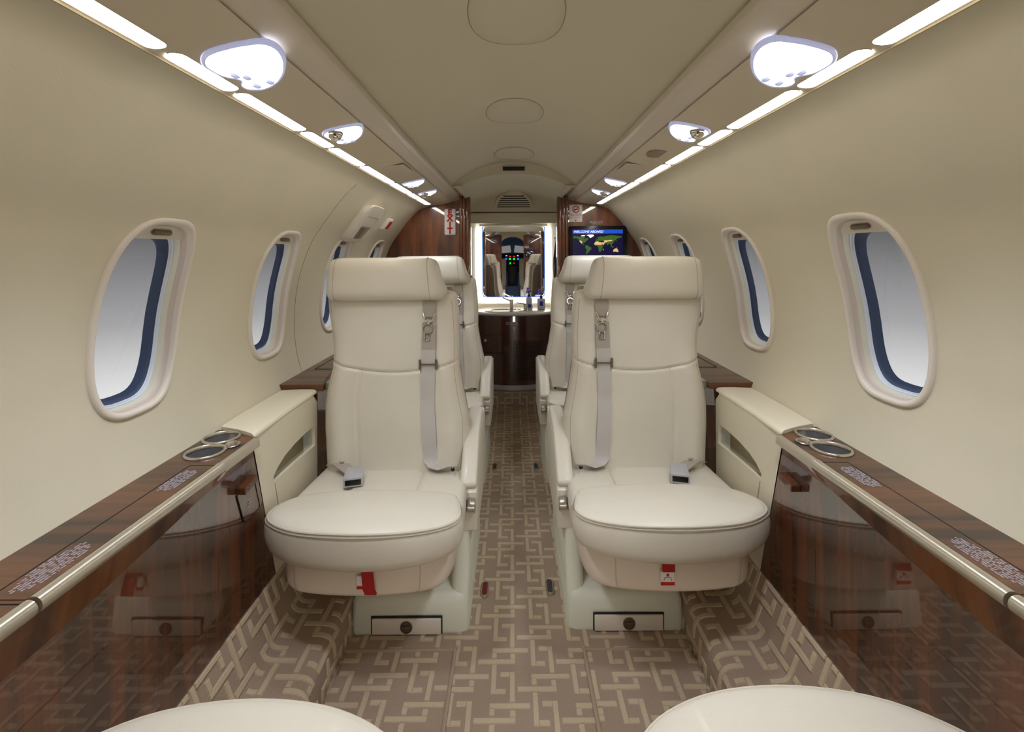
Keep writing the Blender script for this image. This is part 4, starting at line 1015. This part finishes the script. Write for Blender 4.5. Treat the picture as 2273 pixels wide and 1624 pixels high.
sL = seat(-1); tag(sL, 'cream leather near seat left of the aisle, long red strap hanging under the cushion', 'seat', GR)
sR = seat(1); sR.location.y += .010; tag(sR, 'cream leather near seat right of the aisle, short red strap over a white placard', 'seat', GR)
fL = copy_tree(sL); fL.location.y += .877; tag(fL, 'cream leather seat directly behind the left near seat, mostly hidden', 'seat', GR)
fR = copy_tree(sR); fR.location.y += .877; tag(fR, 'cream leather seat directly behind the right near seat, mostly hidden', 'seat', GR)
gL = copy_tree(sR); gL.location = (-.385, 1.787 - 1.373, 0); gL.rotation_euler = (0, 0, PI); tag(gL, 'cream seat cushion facing away at the bottom left edge of the view', 'seat', GR)
gR = copy_tree(sL); gR.location = (.385, 1.813 - 1.373, 0); gR.rotation_euler = (0, 0, PI); tag(gR, 'cream seat cushion facing away at the bottom right edge of the view', 'seat', GR)

# oval floor fittings beside the seats
for s, y, mt, lab in ((-1, 1.545, 'redd', 'oval metal floor fitting with red insert beside the left near seat'), (1, 1.555, 'greyd', 'oval metal floor fitting with grey insert beside the right near seat'),
                      (-1, 2.43, 'redd', 'small oval floor fitting with red insert beside the left far seat'), (1, 2.43, 'greyd', 'small oval floor fitting with grey insert beside the right far seat')):
    r = empty('floor_fitting', (s * .108, y, .0), lab, 'floor fitting', 'oval floor fittings beside the aisle')
    def capsule(w, l, n=10): return [(w * math.cos(PI * i / n), l + w * math.sin(PI * i / n)) for i in range(n + 1)] + [(w * math.cos(PI + PI * i / n), -l + w * math.sin(PI + PI * i / n)) for i in range(n + 1)]
    cx = s * .106
    MB().loft([[(cx + a, y + b, z) for a, b in capsule(w, .022)] for w, z in ((.0135, .0), (.0135, .006), (.011, .009), (.0085, .0075))], cap=False).build('ring', 'fit', r, 40)
    MB().loft([[(cx + a, y + b, z) for a, b in capsule(w, .022)] for w, z in ((.0088, .002), (.0085, .0078), (.006, .0085))]).build('insert', mt, r, 40)

# ------------------------------------------------------------------ forward partition and cockpit (seen in the mirror)
partition(-1, 'wall_forward_left', Y0 - .03, .205); partition(1, 'wall_forward_right', Y0 - .03, .205)
mb = MB(); arc = [(.21 * math.cos(PI * i / 20), pz(.18) + .13 * math.sin(PI * i / 20)) for i in range(21)]
top = [(lerp(.33, -.33, i / 20), pz(.30) + .16 * (1 - abs(1 - i / 10) ** 2.2) + .02) for i in range(21)]
mb.loft([[(x, Y0 - .015, z) for x, z in arc], [(x, Y0 - .015, z) for x, z in top]], closed=False); struct(mb.build('wall_forward_top', 'ceil', None, 30))
mb = MB(); mb.quad((-.5, -2.6, -.02), (.5, -2.6, -.02), (.5, Y0, -.02), (-.5, Y0, -.02)); struct(mb.build('floor_cockpit', 'carpet', None, 0, False))
mb = MB(); mb.loft([[(.55 * math.cos(a), y, .75 + .68 * math.sin(a)) for a in [PI * i / 20 for i in range(-4, 25)]] for y in (-2.6, Y0 - .03)], closed=False)
mb.quad((-.6, -2.6, 0), (.6, -2.6, 0), (.6, -2.6, 1.5), (-.6, -2.6, 1.5)); struct(mb.build('wall_cockpit', 'cockpit', None, 40))
for s in (-1, 1):
    ob = MB().prism([(s * .03, 1.12), (s * .30, 1.10), (s * .30, 1.24), (s * .05, 1.27)], lambda p, h: (p[0], h, p[1]), -2.59, -2.57).build('windscreen', 'pale')
    tag(ob, 'pale cockpit windscreen pane on the %s, seen in the mirror' % ('right' if s > 0 else 'left'), 'windscreen')
ip = empty('instrument_panel', (0, -2.45, .3), 'dark blue cockpit instrument panel with coloured lights, seen in the mirror', 'instrument panel')
mb = MB(); mb.box(-.45, .45, -2.56, -2.48, .70, 1.10, .01); mb.box(-.10, .10, -2.5, -2.0, .3, .82, .02); mb.build('panel_body', 'cockpitd', ip, 30)
MB().box(-.10, .10, -1.98, -1.8, .0, .45, .02).build('pedestal', 'cockpit', ip)
for nm, col in (('g', (30, 220, 60)), ('r', (230, 30, 30)), ('b', (40, 110, 230)), ('w', (220, 220, 220))):
    M['l' + nm] = mat('indicator_' + nm, srgb(*col), .4, emis=1.5, ecol=srgb(*col))
for x, z, w, h, k in ((-.055, .98, .02, .02, 'lg'), (.03, .98, .02, .02, 'lg'), (-.055, 1.035, .02, .008, 'lr'), (.03, 1.035, .02, .008, 'lr'), (-.14, .98, .02, .02, 'lb'), (.115, .98, .02, .02, 'lb'), (-.05, .89, .014, .02, 'lg'), (.03, .89, .012, .012, 'lr'), (-.13, 1.05, .015, .01, 'lw'), (.11, 1.05, .015, .01, 'lw')):
    MB().box(x - w, x + w, -2.475, -2.465, z - h, z + h).build('indicator', k, ip, 0)
for s in (-1, 1):
    p = empty('pilot_seat', (s * .24, -1.9, 0), 'cream-backed pilot seat on the %s of the cockpit, seen in the mirror' % ('right' if s > 0 else 'left'), 'seat', 'pilot seats')
    MB().box(s * .22 - .09, s * .22 + .09, -1.95, -1.87, .45, 1.0, .03, 3).build('backrest', 'leather3', p, 40)
    MB().box(s * .22 - .09, s * .22 + .09, -2.3, -1.95, .38, .48, .03, 3).build('seat_pan', 'leather3', p, 40)
    fr = MB()
    for dx in (-.07, .07): fr.tube([(s * .22 + dx, -1.92, .0), (s * .22 + dx, -1.90, .5)], .01, 8)
    fr.tube([(s * .22 - .07, -1.92, .2), (s * .22 + .07, -1.92, .2)], .008, 8); fr.build('seat_frame', 'metal', p, 40)
m2 = empty('forward_screen', (.33, Y0, 1.0), 'small screen with a map on the forward partition, seen in the mirror', 'screen')
MB().box(.225, .425, Y0 - .004, Y0 + .015, 1.03, 1.17, .003).build('bezel', 'black', m2)
mb = MB(); mb.quad((.235, Y0 + .0155, 1.04), (.415, Y0 + .0155, 1.04), (.415, Y0 + .0155, 1.16), (.235, Y0 + .0155, 1.16)); d_ = mb.build('display', 'screen', m2, 0)
mb = MB()
for i, (k, pl) in enumerate(LANDS):
    p2 = [((a + 168) / 352, (b + 60) / 150) for a, b in pl]; mi = {'land': 0, 'sand': 1, 'ice': 2}[k]
    vs, es, fs, *_ = delaunay_2d_cdt([Vector(p) for p in p2], [(j, (j + 1) % len(p2)) for j in range(len(p2))], [], 1, 1e-7)
    mb.add([(.412 - v.x * .174, Y0 + .016 + (.0003 if mi else 0), 1.045 + v.y * .10) for v in vs], [list(f) for f in fs], mi)
mb.build('world_map', ['land', 'sand', 'ice'], d_, 0)
ob = MB().box(.225, .305, Y0, Y0 + .012, 1.20, 1.235, .003).build('exit_sign', 'white'); tag(ob, 'small white and red exit sign on the forward partition, seen in the mirror', 'exit sign')
mb = MB(); put_text(mb, 'EXIT', .030, (.265, Y0 + .013, 1.2175), (-1, 0, 0), (0, 0, 1), bold=.0008); mb.build('lettering', 'redprint', ob, 0)

# ------------------------------------------------------------------ world, lights, camera
wd_ = bpy.data.worlds.new('outside'); scene.world = wd_; wd_.use_nodes = True; nt = wd_.node_tree
tc = nt.nodes.new('ShaderNodeTexCoord'); sx = nt.nodes.new('ShaderNodeSeparateXYZ'); nt.links.new(tc.outputs['Generated'], sx.inputs[0])
rp = nt.nodes.new('ShaderNodeMapRange'); rp.inputs['From Min'].default_value = -.26; rp.inputs['From Max'].default_value = .035; nt.links.new(sx.outputs['Z'], rp.inputs['Value'])
cr = nt.nodes.new('ShaderNodeValToRGB'); cr.color_ramp.elements[0].position = 0; cr.color_ramp.elements[0].color = srgb(250, 250, 250); cr.color_ramp.elements[1].position = 1; cr.color_ramp.elements[1].color = srgb(102, 102, 104)
e = cr.color_ramp.elements.new(.5); e.color = srgb(168, 168, 170)
nt.links.new(rp.outputs['Result'], cr.inputs['Fac']); bg = nt.nodes['Background']; nt.links.new(cr.outputs['Color'], bg.inputs['Color']); bg.inputs['Strength'].default_value = 1.0

al_ = bpy.data.lights.new('fill_light', 'AREA'); al_.shape = 'RECTANGLE'; al_.size = .6; al_.size_y = .14; al_.energy = 4.5; al_.color = (1, .97, .93)  # added fill low behind the camera to brighten seat fronts, no cabin fixture
ao = bpy.data.objects.new('fill_light', al_); COL.objects.link(ao); ao.location = (0, -.3, .14); ao.rotation_euler = (math.radians(100), 0, 0)
cam = bpy.data.cameras.new('camera'); cam.sensor_width = 36; cam.lens = 36 * 1050 / 2273; cam.shift_y = -(812 - 562) / 2273; cam.clip_start = .01
co = bpy.data.objects.new('camera', cam); COL.objects.link(co); co.location = (-.012, 0, CH); co.rotation_euler = (PI / 2, math.radians(.3), 0); scene.camera = co
scene.view_settings.view_transform = 'Standard'; scene.view_settings.look = 'None'; scene.view_settings.exposure = -.05
scene.cycles.use_denoising = True; scene.cycles.max_bounces = 10; scene.cycles.diffuse_bounces = 6; scene.cycles.transparent_max_bounces = 12
scene.cycles.sample_clamp_indirect = 8; scene.cycles.caustics_reflective = False; scene.cycles.caustics_refractive = False
